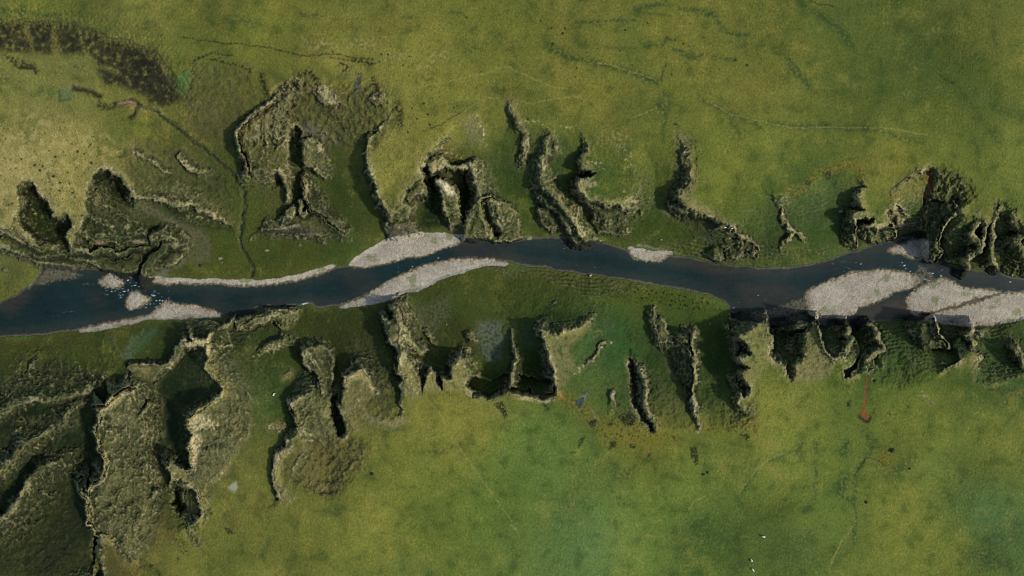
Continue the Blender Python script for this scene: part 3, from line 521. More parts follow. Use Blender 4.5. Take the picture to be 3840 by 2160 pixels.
ridge(m23, T(0,3,"1930,0 1945,60 1905,160 1920,260 1945,390 1850,400 1700,350 1690,300"), (33,33,33,33,32,32,31,29), 9, (150,60,45,60))
ridge(m23, T(0,3,"1690,350 1740,440 1730,500 1800,495 1900,520 1985,580 2005,700 2040,770 2030,850 1970,920 1900,950 1920,1030 1950,1090"), (31,32,30,32,32,32,32,32,32,32,31,31,31), 8, (150,120,60,120))
carve(T(0,3,"1760,520 1765,600 1790,680 1825,780"), 9, 16)
carve(T(0,3,"975,1050 970,1150 965,1250 990,1350 1000,1440"), 7, 13)
ridge(('rock_outcrop','small pale rock rib beside a dark cleft near the pale triangular slab','rock'), T(0,3,"2340,220 2300,300 2260,390 2160,470 2120,510"), (28,29,30,31,31), 10, (50,50,55,45))
ridge(('rock_outcrop','rock ledge with a thin rusty rim at the south bank, left of centre','rock'), T(0,2,"2070,412 2150,420 2220,405 2290,370 2345,310"), (9,11,12,11,8), 6, (40,40,40,45))
block(('rock_spur','dark rock bench along the south bank below the river, left of centre','rock spur'), T(0,2,"2350,320 2480,300 2570,290") + T(1,2,"100,235 300,210 430,240 420,280 330,400 290,410 200,330 0,360") + T(0,2,"2450,400 2380,420"), tx(0,2,"2400,330,10 2500,400,12") + tx(1,2,"100,240,10 300,220,9 420,260,7 300,400,11 0,350,12"), (45,45,40,45), 1, 1.8)
ridge(len(NAMES), T(0,2,"2440,400 2576,330") + T(1,2,"80,310 200,285 250,380"), (12,13,13,13,11), 8, (50,60,40,40))
ridge(('rock_outcrop','pale wrinkled rock knoll in the grass below the dark bench','rock'), T(0,2,"2440,740 2450,690 2510,680") + T(1,2,"0,680 80,620 180,570 270,545 330,535"), (10,12,13,14,15,15,14,11), 12, (50,50,50,60), 1.6)
ridge(('rock_hump','small pale rock knob in the green side valley, lower one of two','rock'), T(1,2,"260,940 290,890 350,860"), (12,13,12), 12, (32,40,40,40))
# lower middle
block(('rock_stack','upright rock block with a rounded dark head and pale left face, lower middle','rock stack'),
      T(1,2,"460,625 540,585 660,580 750,640 785,760 775,950 745,1150 680,1130 650,1080 600,1040 640,900 560,820 520,830 475,790"),
      tx(1,2,"480,650,20 660,590,17 760,680,15 760,1000,17 650,1050,24 520,800,20 620,750,21"), (40,45,32,60), 0, 1.4)
ridge(len(NAMES), T(1,2,"490,640 540,700 600,780 650,900 670,1000 670,1090"), (21,22,23,24,24,24), 8, (80,45,50,50))
block(('rock_spur','wrinkled rock spur with pale cubes along its crest, lower middle left','rock spur'),
      T(1,2,"320,1170 480,1070 560,1050 720,1200 790,1300 830,1449") + T(1,3,"860,20 700,100 520,140 450,60 430,0") + T(1,2,"420,1400 400,1280"),
      tx(1,2,"330,1170,21 480,1090,23 760,1300,22 430,1300,27") + tx(1,3,"450,40,29 800,50,27"), (60,60,45,60), 1, 2.0)
ridge(len(NAMES), T(1,2,"335,1170 390,1230 420,1320 440,1420") + T(1,3,"460,20 520,55"), (23,25,27,29,30,30), 12, (70,50,45,45))
block(('rock_hump','pale topped rock knob beside a dark pit, lower middle left','rock'), T(1,2,"135,1380 200,1340 300,1360 330,1449") + T(1,3,"300,60 270,60 230,20") + T(1,2,"150,1420"), tx(1,2,"150,1390,21 300,1400,21"), (30,36,36,40), 1, 1.3)
ridge(('rock_spur','pale ribbed rim curling round the brown scar, lower middle left','rock spur'), T(1,3,"330,110 330,170 240,240 200,300 210,380 185,430 190,520 240,570 240,650 290,680"), (28,29,30,30,31,31,31,31,31,31), 12, (150,90,60,90))
ridge(len(NAMES), T(1,3,"470,80 500,150 490,220 420,300 380,380"), (29,30,30,31,31), 9, (70,60,60,60))
carve(T(1,2,"790,1120 795,1250 815,1370 850,1449"), 12, 15)
carve(T(1,3,"650,190 760,330 700,470"), 4, 60)
block(('rock_stack','big rock block with a pale cobbled crest, left of the plateau fin','rock stack'),
      T(1,2,"870,880 960,750 1080,700 1190,740 1240,860 1260,1000 1250,1070 1200,1080 1150,1130 1060,1150 1000,1250 930,1260 860,1220 890,1050"),
      tx(1,2,"880,890,22 1070,820,25 1230,1050,26 1100,710,19 1180,780,20 950,1150,26 900,1220,26"), (75,50,36,60), 1, 1.4)
b29 = len(NAMES)
ridge(b29, T(1,2,"930,900 1000,860 1070,820 1110,890 1140,960 1190,1030 1240,1055"), (25,26,26,27,27,27,26), 9, (80,60,60,50))
ridge(b29, T(1,2,"1040,1080 1020,1170 1060,1250 1100,1300 1250,1350 1400,1370 1470,1320"), (26,27,28,29,29,30,30), 12, (90,90,90,120), 1.6)
ridge(b29, T(1,2,"850,1200 890,1280 960,1340 1000,1400"), (25,27,28,30), 10, (60,60,40,60))
# plateau fin and its neighbours
block(('rock_fin','tall plateau fin with a ragged pale crest pointing up to the river, lower centre','rock fin'),
      T(1,2,"1345,195 1420,185 1450,260 1480,360 1530,430 1580,540 1660,625 1600,650 1530,640 1560,740 1600,830 1650,960 1672,1095 1560,1120 1470,1080 1430,970 1490,900 1420,820 1450,740 1400,600 1330,520 1330,480 1290,380 1262,285 1300,290 1360,330 1390,290"),
      tx(1,2,"1400,190,19 1270,290,18 1480,400,22 1650,625,20 1400,560,24 1450,820,28 1650,1000,29 1480,950,29"), (45,40,40,60), 0, 1.3)
t30 = len(NAMES)
ridge(t30, T(1,2,"1395,200 1430,290 1460,400 1470,520 1480,620 1465,720 1450,820 1500,900 1560,1000"), (20,22,24,25,27,28,29,30,30), 11, (75,50,40,90))
ridge(t30, T(1,2,"1490,470 1550,550 1610,600 1650,625"), (25,24,22,20), 9, (40,45,45,45))
ridge(('rock_outcrop','low dark rock scar right of the plateau fin, pointing at the fan','rock'), T(1,2,"1700,420 1740,470 1790,550 1805,590"), (8,9,9,7), 6, (25,30,40,40))
block(('rock_spur','small pointed grass tooth on the south rim beside the plateau fin','rock spur'), T(1,2,"1675,1095 1690,990 1705,890 1750,845 1785,890 1820,985 1870,1030 1800,1150"), tx(1,2,"1750,850,26 1700,950,28 1870,1020,29"), (40,45,38,50), 0, 1.1)
block(('rock_spur','broad grass tooth with a pale rounded head, left of the black alcove','rock spur'), T(1,2,"1872,1020 1868,905 1960,905 1975,800 2040,705 2085,740 2110,830 2140,920 2105,940 2130,1040 2180,1100 2000,1180"), tx(1,2,"2040,710,25 1870,950,29 2140,920,27 2150,1080,29 1960,880,28"), (70,55,36,50), 1, 1.2)
carve(T(1,2,"2220,960 2350,1010 2500,930") + T(2,2,"60,930 200,980 330,1000"), 0, 22, (11,11,10,9,8,8))
ridge(('rock_hump','small round dark rock stump at the edge of the grey scree patch','rock'), T(1,2,"2150,470 2170,520 2150,590"), (9,10,6), 11, (26,34,34,32))
ridge(('rock_fin','thin needle like rock fin standing in the dark alcove, lower centre','rock fin'), T(2,2,"15,345 12,420 10,500 15,600 30,660 45,720 25,790 8,850 0,930 -5,1000"), (7,9,11,14,18,20,21,22,24,27), 5, (32,30,34,40))
# walled block right of the alcove
block(('rock_spur','V shaped grass spur with a straight left rim and dark layered front','rock spur'),
      T(2,2,"305,240 360,220 480,265 590,250 720,260 800,255 832,285 825,340 760,420 640,520 560,620 600,700 640,850 560,870 520,950 480,1050 410,1050 440,960 430,850 380,730 335,580 300,410"),
      tx(2,2,"310,240,9 300,410,22 480,260,9 470,480,24 550,430,23 700,360,20 830,280,15 380,700,27 430,900,29 600,750,25 720,260,9 380,330,15"), (90,40,34,60), 0, 1.2)
t32 = len(NAMES)
ridge(t32, T(2,2,"302,415 390,475 470,490 530,440 560,430 640,420 700,370 780,310 828,280"), (24,24,25,24,22,22,21,19,16), 7, (60,95,60,120))
ridge(('rock_fin','thin curved pale rock arm at the right of the V shaped spur','rock fin'), T(2,2,"630,860 700,800 770,740 800,735 840,660 880,600 940,555 1000,537"), (26,25,24,23,22,20,18,13), 6, (40,85,90,80))
ridge(('rock_outcrop','small grassy rock rib above the scrubby south rim, right of the bluish slabs','rock'), T(2,2,"1020,1050 1000,1110 1000,1180 980,1270"), (25,26,27,28), 10, (40,40,40,40))
ridge(('rock_fin','slim curved rock fin with a pale crest beside a black crack','rock fin'), T(2,2,"1270,760 1300,830 1335,920 1350,1020 1340,1120 1365,1230 1400,1310 1450,1360"), (14,18,21,24,26,28,29,29), 8, (60,50,45,60))
carve(T(2,2,"1195,740 1220,870 1232,1000 1245,1150 1320,1290 1390,1410"), 5.5, 11)
block(('rock_fin','long pale crested rock fin with a wide dark left face, lower right of centre','rock fin'),
      T(2,2,"1355,280 1380,230 1440,210 1445,300 1530,325 1560,440 1620,490 1760,475 1790,540 1800,640 1820,800 1810,1000 1800,1080 1760,1150 1680,1020 1600,900 1540,740 1490,590 1420,450"),
      tx(2,2,"1380,240,9 1360,300,10 1530,340,13 1560,450,15 1760,490,19 1490,580,14 1540,740,12 1680,1020,15 1810,900,24 1810,650,22"), (40,38,36,60), 0, 1.7)
f34 = len(NAMES)
ridge(f34, T(2,2,"1640,560 1700,545 1760,545 1820,490 1805,600 1820,690 1845,760 1822,850 1830,950 1800,1050 1830,1150 1855,1250 1880,1350 1890,1440"), (19,20,20,20,22,23,24,25,26,26,28,28,29,29), 8, (60,50,90,50))
ridge(f34, T(2,2,"1390,260 1420,360 1440,450 1480,540 1560,590"), (10,13,15,16,17), 8, (40,40,45,45))
# right of the bend
block(('rock_spur','pale grass tongue with a round dark head at the sharp river bend','rock spur'),
      T(2,2,"2200,310 2280,280 2430,265 2540,310 2576,400") + T(3,2,"40,530 42,590 10,640 0,690 170,800 185,900 230,950 200,1100") + T(2,2,"2450,1250 2360,1110 2400,1070 2400,1000 2350,930 2300,860 2400,800 2290,720 2400,680 2400,600 2290,480 2200,420"),
      tx(2,2,"2210,330,6 2430,270,8 2560,360,12 2290,470,22 2400,640,27 2300,860,27 2400,1050,29 2450,1200,29") + tx(3,2,"40,560,23 180,850,28"), (45,45,42,60), 2, 1.4)
t35 = len(NAMES)
ridge(t35, T(2,2,"2190,400 2240,480 2280,560 2250,640 2270,720 2290,780 2270,830 2290,900"), (11,13,14,14,15,15,16,17), 7, (40,40,45,50))
ridge(('rock_outcrop','dark rock face between the round headed tongue and the scrubby rim','rock'), T(2,2,"2230,930 2260,1000 2290,1070 2260,1140 2300,1200 2420,1250"), (20,22,24,25,27,29), 14, (60,50,55,60), 1.8)
block(('rock_spur','pale green wedge with a dark left face and sunlit right edge','rock spur'),
      T(3,2,"100,380 250,345 380,320 470,295 500,310 490,400 515,480 550,600 600,690 680,740 640,900 300,960 240,945 285,880 280,790 370,700 375,600 380,480 380,400 250,420 130,430"),
      tx(3,2,"110,385,8 470,300,14 380,400,20 375,600,26 550,600,27 680,740,29 260,900,28"), (60,38,95,60), 0, 1.4)
ridge(len(NAMES), T(3,2,"480,305 478,380 500,460 540,580 590,670 670,740"), (20,23,25,27,28,29), 8, (40,38,60,50))
ridge(('rock_fin','wavy edged dark rock fin between two clefts on the south bank','rock fin'), T(3,2,"800,345 820,420 800,480 842,520 815,590 780,640 730,690 690,725"), (10,14,17,20,22,24,26,28), 8, (34,34,100,50), 1.5)
ridge(('rock_spur','dark stepped rock spur with a pale winding edge above the lower rust red gully','rock spur'), T(3,2,"1000,350 1060,400 1100,470 1130,550 1160,615 1090,665 1005,690 1000,740 1005,800 950,830 900,865"), (9,12,15,17,18,20,21,22,24,25,27), 8, (34,40,105,50), 1.6)
block(('rock_spur','broad dark rock buttress with pale crest right of the lower rust red gully','rock spur'), T(3,2,"1430,340 1560,310 1670,320 1690,400 1700,470 1800,540 1800,580 1700,615 1580,605 1480,560 1420,430"), tx(3,2,"1440,350,10 1670,330,16 1800,560,21 1480,550,15 1600,600,20 1600,420,16"), (34,40,45,50), 1, 2.0)
ridge(len(NAMES), T(3,2,"1660,325 1680,400 1690,480 1750,510 1800,560 1810,600"), (18,20,21,21,21,20), 9, (36,40,70,45))
ridge(('rock_spur','dark rock buttress with a pale round boulder beside its tip, at lower right','rock spur'), T(3,2,"2035,370 2055,430 2010,480 2070,560 2060,620 2125,680 2110,740 2050,820 2060,960"), (13,16,18,20,22,24,25,26,27), 9, (60,42,120,60), 1.4)
ridge(('rock_outcrop','mossy rock hump just below the broad buttress, highest of three','rock'), T(3,2,"1460,720 1520,750 1570,780"), (17,18,19), 16, (50,50,60,50), 2.0)
ridge(('rock_outcrop','rough mossy rock patch below the broad buttress, middle one of three','rock'), T(3,2,"1560,950 1640,930 1700,880 1780,800"), (22,24,24,23), 18, (50,50,55,50), 2.0)
ridge(('rock_outcrop','small slanting rock rib with a pale end, lowest of three','rock'), T(3,2,"1460,1020 1530,1070 1590,1100 1640,1150"), (25,27,28,28), 9, (40,40,45,45), 1.6)
ridge(('rock_fin','dark rock wall with a pale crest cut by the right edge, south bank','rock fin'), T(3,2,"2510,610 2530,700 2570,800 2620,880"), (22,23,24,25), 10, (90,50,110,70), 1.5)

# peat edges and hollows on the plateau
carve(T(0,0,"740,890 850,910 950,950 1000,975"), 1.5, 9)
carve(T(0,0,"1000,1055 1100,1075 1200,1040 1300,1015 1390,1060 1340,1150 1300,1175"), 1.5, 9)
BROOK = T(0,0,"1400,1060 1480,1090 1570,1110 1700,1230 1830,1320 1950,1430") + T(0,1,"1990,0 2120,100 2280,230 2380,350 2460,480 2460,600 2440,760 2430,900 2410,950 2440,1050 2500,1170 2550,1220 2535,1330")
carve(BROOK, 1.3, 6)
RILL = T(2,2,"1190,620 1190,740")
carve(T(0,2,"1300,760 1290,870 1295,1010"), 1.6, 7)
# dark heather scarp, upper left
w = window(T(0,0,"0,200 1900,1050"), 200)
scarp = T(0,0,"-800,130 0,215 250,240 520,240 760,260 900,310 1100,410 1300,450 1450,480 1560,530 1640,610 1720,740 1800,900 1870,985")
d, ux, uy, _ = line_dist(WX[w], WY[w], scarp)
H[w] = H[w] + (sstep(150, 0, d) * (ridged(PX[w], PY[w], 22, 71, 2) - .5) * .6 - np.exp(-(d / 14) ** 2) * 1.5)

# sunken floors of the gullies and clefts
def sink(pts, floor, soft=42):
    global H
    w = window(pts, soft + 10)
    m = sstep(6, -soft, sdist(WX[w], WY[w], pts))
    H[w] = np.where((OID[w] == 0) & ~TABLE[w], np.minimum(H[w], H[w] * (1 - m) + floor * m), H[w])
HOLLOWS = [(T(0,1,"300,400 345,405 385,490 440,555 500,605 540,680 590,745 690,800 705,840 665,930 690,1010 560,1020 420,980 300,890 215,780 195,680 240,600 260,560 230,500 240,430"), 6), (T(0,1,"930,330 1000,245 1100,250 1150,310 1215,310 1260,380 1295,450 1315,540 1340,560 1350,640 1250,640 1100,560 1000,440 930,420"), 10),
           (T(1,1,"1700,270 1760,300 1830,300 1820,360 1860,560 1900,700 1900,820 1700,860 1650,860 1660,620 1720,480"), 4), (T(1,1,"2050,290 2150,270 2180,400 2190,560 2100,700 2070,780 2060,600 2020,440"), 4), (T(1,2,"2200,960 2320,1080 2500,1000") + T(2,2,"20,960 150,1020 330,1050 400,980 330,760 250,720 60,760") + T(1,2,"2540,820 2300,860"), 12), (T(2,2,"120,600 300,560 330,640 380,760 410,900 250,900 60,880 60,720"), 12)]
for k, (pts, f) in enumerate(HOLLOWS):
    if k < 2:
        w = window(pts, 5)
        OID[w] = np.where(sdist(WX[w], WY[w], pts) < -6, 0, OID[w])
    sink(pts, f)

# ------------------------------------------------------------------ fine relief
def slope_of(A):
    gy = np.gradient(A, axis=0) / np.gradient(ay)[:, None]
    gx = np.gradient(A, axis=1) / np.gradient(ax)[None, :]
    return np.sqrt(gx * gx + gy * gy).astype(np.float32) / K
near = ((PX > -300) & (PX < 4140) & (PY > -300) & (PY < 2460)).astype(np.float32)
grassy = np.array([0] + [1 if 'grass' in t[1] else 0 for t in NAMES])
massif = np.array([0] + [1 if ('massif' in t[1] or 'mossy rock spur' in t[1] or 'wrinkled' in t[1] or 'rock ridge' in t[1] or 'whaleback' in t[1] or 'broad dark rock spur' in t[1]) else 0 for t in NAMES])
rugged = blur(((OID > 0) & (grassy[OID] == 0)) * (.38 + .62 * massif[OID]).astype(np.float32), 4) * near
rugged = rugged * (0.55 + .45 * sstep(-.2, .3, fbm(PX, PY, 120, 49, 2)))
n_w = fbm(PX, PY, 50, 48, 2)
Hs = (H + 1.4 * fbm(PX, PY, 70, 44, 2)) / 1.9
H = H + rugged * .22 * (np.abs((Hs % 1) * 2 - 1) * 2 - 1) + rugged * .3 * (ridged(PX, PY, 13, 46, 2) - .5)
H = H + rugged * (2.2 * (ridged(PX + 10 * n_w, PY + 10 * n_w, 70, 45, 3) - .55) + .9 * fbm(PX, PY, 20, 47, 3))
ROUGH = [(T(0,1,"1200,60 1500,-100 2300,300 2350,800 2000,700 1350,520"), .55), (T(1,0,"100,1000 380,780 700,860 1300,860 1350,1100 1250,1449 100,1449"), .95), (T(0,0,"1950,650 2500,650 2576,1000 2400,1449 1950,1400 1850,1000"), .4), (T(1,0,"-40,1150 380,790 480,830 420,950 320,1100 330,1240 200,1449 -120,1449"), 1.0), (T(1,1,"-150,-60 340,-60 330,420 100,420 -100,200"), .6), (T(1,1,"0,0 340,0 340,700 50,700"), .45), (T(1,3,"510,140 900,10 1110,130 1060,340 900,520 700,630 500,580 250,420"), .8),
         (T(0,3,"-300,0 900,-200 900,800 700,1300 -300,1449"), .5), (T(2,2,"1350,900 1800,1050 1850,1400 1400,1420"), .35), (T(3,1,"1650,240 1950,290 2100,500 1850,620 1600,560"), .9), (T(1,2,"1150,750 1400,800 1460,1300 1200,1340"), .6), (T(2,1,"1680,20 1830,20 1830,460 1650,480"), .9), (T(2,2,"2200,1180 2430,1150 2470,1400 2180,1420"), .6)]
for pts, a in ROUGH:
    w = window(pts, 60)
    m = sstep(45, -25, sdist(VX[w], VY[w], pts)) * a
    H[w] = H[w] + m * (1.8 * (ridged(PX[w], PY[w], 42, 65, 4) - .5) + .5 * fbm(PX[w], PY[w], 16, 67, 2))
sl = blur(slope_of(H), 2)
steep = sstep(0.45, 1.3, sl)
# strata benches and gullied faces on steep ground, tussocks on the rest
Hw = H + 1.2 * fbm(PX, PY, 60, 51, 2)
H = H + steep * near * (0.25 * np.sin((Hw + n_w) * 2 * np.pi / 2.1) + 0.45 * ridged(PX, PY, 15, 53, 2) - .2)
valley = sstep(30.5, 27.5, H) * sstep(1500, 900, np.abs(PY - 1080))
mid = sstep(0.35, 0.8, sl) * (1 - steep) * valley
H = H + mid * near * (0.03 * np.sin((Hw + n_w) * 2 * np.pi / 1.1) + 0.06 * ridged(PX, PY, 17, 57, 2))
dryland = sstep(0.3, 1.2, H)
H = H + near * dryland * 0.12 * perlin(PX, PY, 7, 58)
H = H.astype(np.float32)
# ------------------------------------------------------------------ ground colour
def lin(r, g, b):
    c = np.array([r, g, b], np.float32) / 255.0
    return np.where(c <= 0.04045, c / 12.92, ((c + 0.055) / 1.055) ** 2.4).astype(np.float32)
HUES = F("""100,30,92,98,44 600,40,92,97,44 1200,60,98,102,46 1700,60,102,104,48 2200,80,82,92,42 2500,60,94,98,46 2400,200,74,86,38 2200,180,77,88,40
1900,250,106,106,50 1500,250,108,107,50 1100,200,114,113,54 900,150,114,113,56 700,60,100,102,46 30,300,106,108,58 100,370,136,128,80 20,400,144,134,88 200,370,136,128,76
300,330,100,102,48 150,220,104,106,60 1000,380,122,118,64 950,430,120,118,60 1100,330,114,113,54 1800,430,108,113,50 1900,350,100,108,50 2250,450,114,113,52 2400,370,94,103,46
2550,430,98,107,50 600,480,82,85,40 480,400,68,71,36 500,480,66,69,37 420,520,60,66,36 880,500,58,65,33 880,400,60,68,33 1000,520,70,76,36 820,330,78,80,40 1270,450,62,76,35 1430,450,52,76,36 1630,480,78,88,39 1640,560,72,84,37 1900,560,70,86,37
2050,520,54,80,40 2050,600,66,84,37 2270,560,66,86,39 2390,580,78,86,38 700,650,74,77,35 560,640,80,82,36 850,640,68,74,33 1250,680,78,82,38 1600,730,86,90,38 1400,720,86,87,41 1700,640,72,82,35
300,830,76,80,35 100,860,72,74,36 600,880,54,62,29 850,830,62,66,31 870,900,60,61,33 700,1000,58,75,36 1130,880,60,64,32 1400,790,62,80,37 1530,850,48,82,46 1560,950,64,85,42 1650,950,62,77,37 1800,930,52,73,36
2200,900,64,88,37 2170,850,82,97,41 2400,900,76,88,39 2500,920,58,81,38 1050,1080,118,119,56 1150,1060,120,119,56 1000,1180,104,110,49 1100,1300,93,105,46 900,1300,110,114,53 1350,1150,89,111,54 1450,1350,90,114,62 1500,1420,92,114,64
1250,1250,85,105,47 1700,1250,97,113,52 1750,1350,72,92,43 1800,1400,76,94,43 1950,1020,119,121,56 2000,1150,105,115,53 2350,1400,105,113,50 2250,1300,109,115,52 2480,1250,74,98,55 2560,1350,78,100,55 2400,1200,95,107,50 2300,1050,99,107,47
2500,1150,105,111,50 1650,1100,102,103,45 650,1250,106,110,51 500,1400,106,108,51 1600,1420,97,113,54 2100,1250,82,99,45 350,1200,88,86,50 150,1300,62,62,34 100,1050,50,60,30 430,1050,34,48,28 450,1150,34,46,28 460,950,40,54,30 280,1380,78,74,40 600,1200,84,84,44 750,1150,88,86,42 930,1020,92,90,50
-600,300,110,108,52 3200,300,96,102,46 -600,1300,70,72,36 3200,1200,100,108,50 1200,-400,96,100,46 1200,1900,92,106,50""")
cols = [lin(*q[2:5]) for q in HUES]  # valley hues carry the canyon shade in their colour
COL = np.stack([coarse_to_grid(blur(idw([(q[0], q[1], c[k]) for q, c in zip(HUES, cols)], CX, CY, 3.2).astype(np.float32), 2)) for k in range(3)], -1)

n1 = fbm(PX, PY, 260, 81, 3); n2 = fbm(PX, PY, 60, 83, 4); n3 = fbm(PX, PY, 11, 85, 2); n4 = perlin(PX, PY, 5.2, 87)
streak = fbm(PX * 0.5 + PY * 0.9, PY * 2.2 - PX * 0.7, 60, 88, 3)
def mixc(col, a):
    global COL
    COL = COL + (np.asarray(col, np.float32) - COL) * a[..., None]
drain = ridged(PX + 14 * n2, PY + 14 * n2, 150, 143, 3)
COL = COL * (1 - .2 * sstep(.62, .95, drain) * sstep(-.2, .3, n1) + .08 * sstep(.0, -.6, drain - .3))[..., None]
# patches of lush and of dry grass
mixc(lin(66, 84, 40), 0.36 * sstep(0.10, 0.55, n1 + 0.35 * n2))
mixc(lin(130, 120, 62), 0.28 * sstep(0.14, 0.5, -n1 * .6 + 0.75 * n2 + .25 * n3))
mixc(lin(48, 72, 34), 0.45 * sstep(0.12, 0.5, -n2 + 0.3 * streak + .3 * n3))
COL = COL * (1 + 0.16 * n2 + 0.18 * n3 + 0.26 * n4 + .10 * streak)[..., None]
straw = T(0,1,"-60,-200 300,-330 760,-200 1330,0 1250,200 850,300 860,700 700,820 500,560 330,380 150,420 130,800 -60,840")
def patch(pts, col, a, soft=25, speck=0.0, sc=12, seed=90):
    global COL
    w = window(pts, soft + 40)
    d = sdist(VX[w], VY[w], pts)
    m = sstep(soft, -soft, d)
    if speck: m = m * sstep(-speck * .35, .45 - speck * .2, fbm(PX[w], PY[w], sc, seed, 3) + .5 - speck)
    m = (a * m)[..., None]
    COL[w] = COL[w] + (np.asarray(col, np.float32) - COL[w]) * m
def stroke(pts, wid, col, a, speck=0.0, sc=10, seed=91, warp=0):
    global COL
    w = window(pts, wid * 3 + 10)
    x, y = (VX[w], VY[w]) if warp == 0 else (PX[w] * .5 + WX[w] * .5, PY[w] * .5 + WY[w] * .5)
    d, _, _, _ = line_dist(x, y, pts)
    m = np.exp(-(d / wid) ** 2)
    if speck: m = m * sstep(-.25, .3, fbm(PX[w], PY[w], sc, seed, 2) + .35 - speck * .5)
    m = (a * m)[..., None]
    COL[w] = COL[w] + (np.asarray(col, np.float32) - COL[w]) * m
def dots(poly, n, r0, r1, col, a, seed):
    global COL
    rr = np.random.default_rng(seed)
    xs = [p[0] for p in poly]; ys = [p[1] for p in poly]
    k = 0
    while k < n:
        x, y = rr.uniform(min(xs), max(xs)), rr.uniform(min(ys), max(ys))
        if not inside(np.array([x]), np.array([y]), poly)[0]: continue
        k += 1
        r = rr.uniform(r0, r1); w = window([(x, y)], r * 3)
        d = np.hypot(PX[w] - x, PY[w] - y) + r * .5 * n4[w]
        m = (a * sstep(r, r * .4, d))[..., None]
        COL[w] = COL[w] + (np.asarray(col, np.float32) - COL[w]) * m
DARKG = lin(36, 60, 32); LITE = lin(140, 132, 72); HEATH = lin(46, 44, 28); PEAT = lin(32, 30, 23); YEL = lin(116, 104, 38); BROWN = lin(96, 74, 50)
patch(straw, lin(168, 152, 108), .5, 60, .55, 26, 92)
dots(straw, 160, 2.2, 5, DARKG, .75, 3)
dots(T(2,0,"-2400,0 2500,0 2500,700 1800,1000 700,1200 -600,1300 -1500,600"), 300, 2.0, 4.2, lin(48, 66, 34), .7, 4)
dots(T(2,2,"600,-60 1500,-20 2100,100 2150,260 1600,240 1200,140 600,60"), 120, 2.0, 4.5, lin(44, 62, 28), .7, 5)
dots(T(1,1,"1180,60 1700,20 1600,330 1300,500"), 60, 2, 4, lin(58, 66, 34), .7, 6)
dots(T(3,2,"-700,500 300,900 600,1000 0,1400 -600,1300"), 130, 2, 4.5, lin(66, 90, 40), .7, 7)
for c_, r_, txt in ((1,0,"450,380 700,360 900,480 560,520"), (1,0,"900,400 1200,380 1250,470 950,500"), (1,0,"1300,540 1480,530 1460,610 1300,600"), (1,0,"1780,540 1950,500 1900,620 1780,610"), (1,0,"1640,630 1760,600 1700,720 1620,700"), (2,0,"850,1330 1180,1330 1180,1449 850,1449")):
    patch(T(c_, r_, txt), lin(158, 142, 104), .6, 26, .6, 14, 93)
COL = COL * np.array([1.0, .97, .74], np.float32)
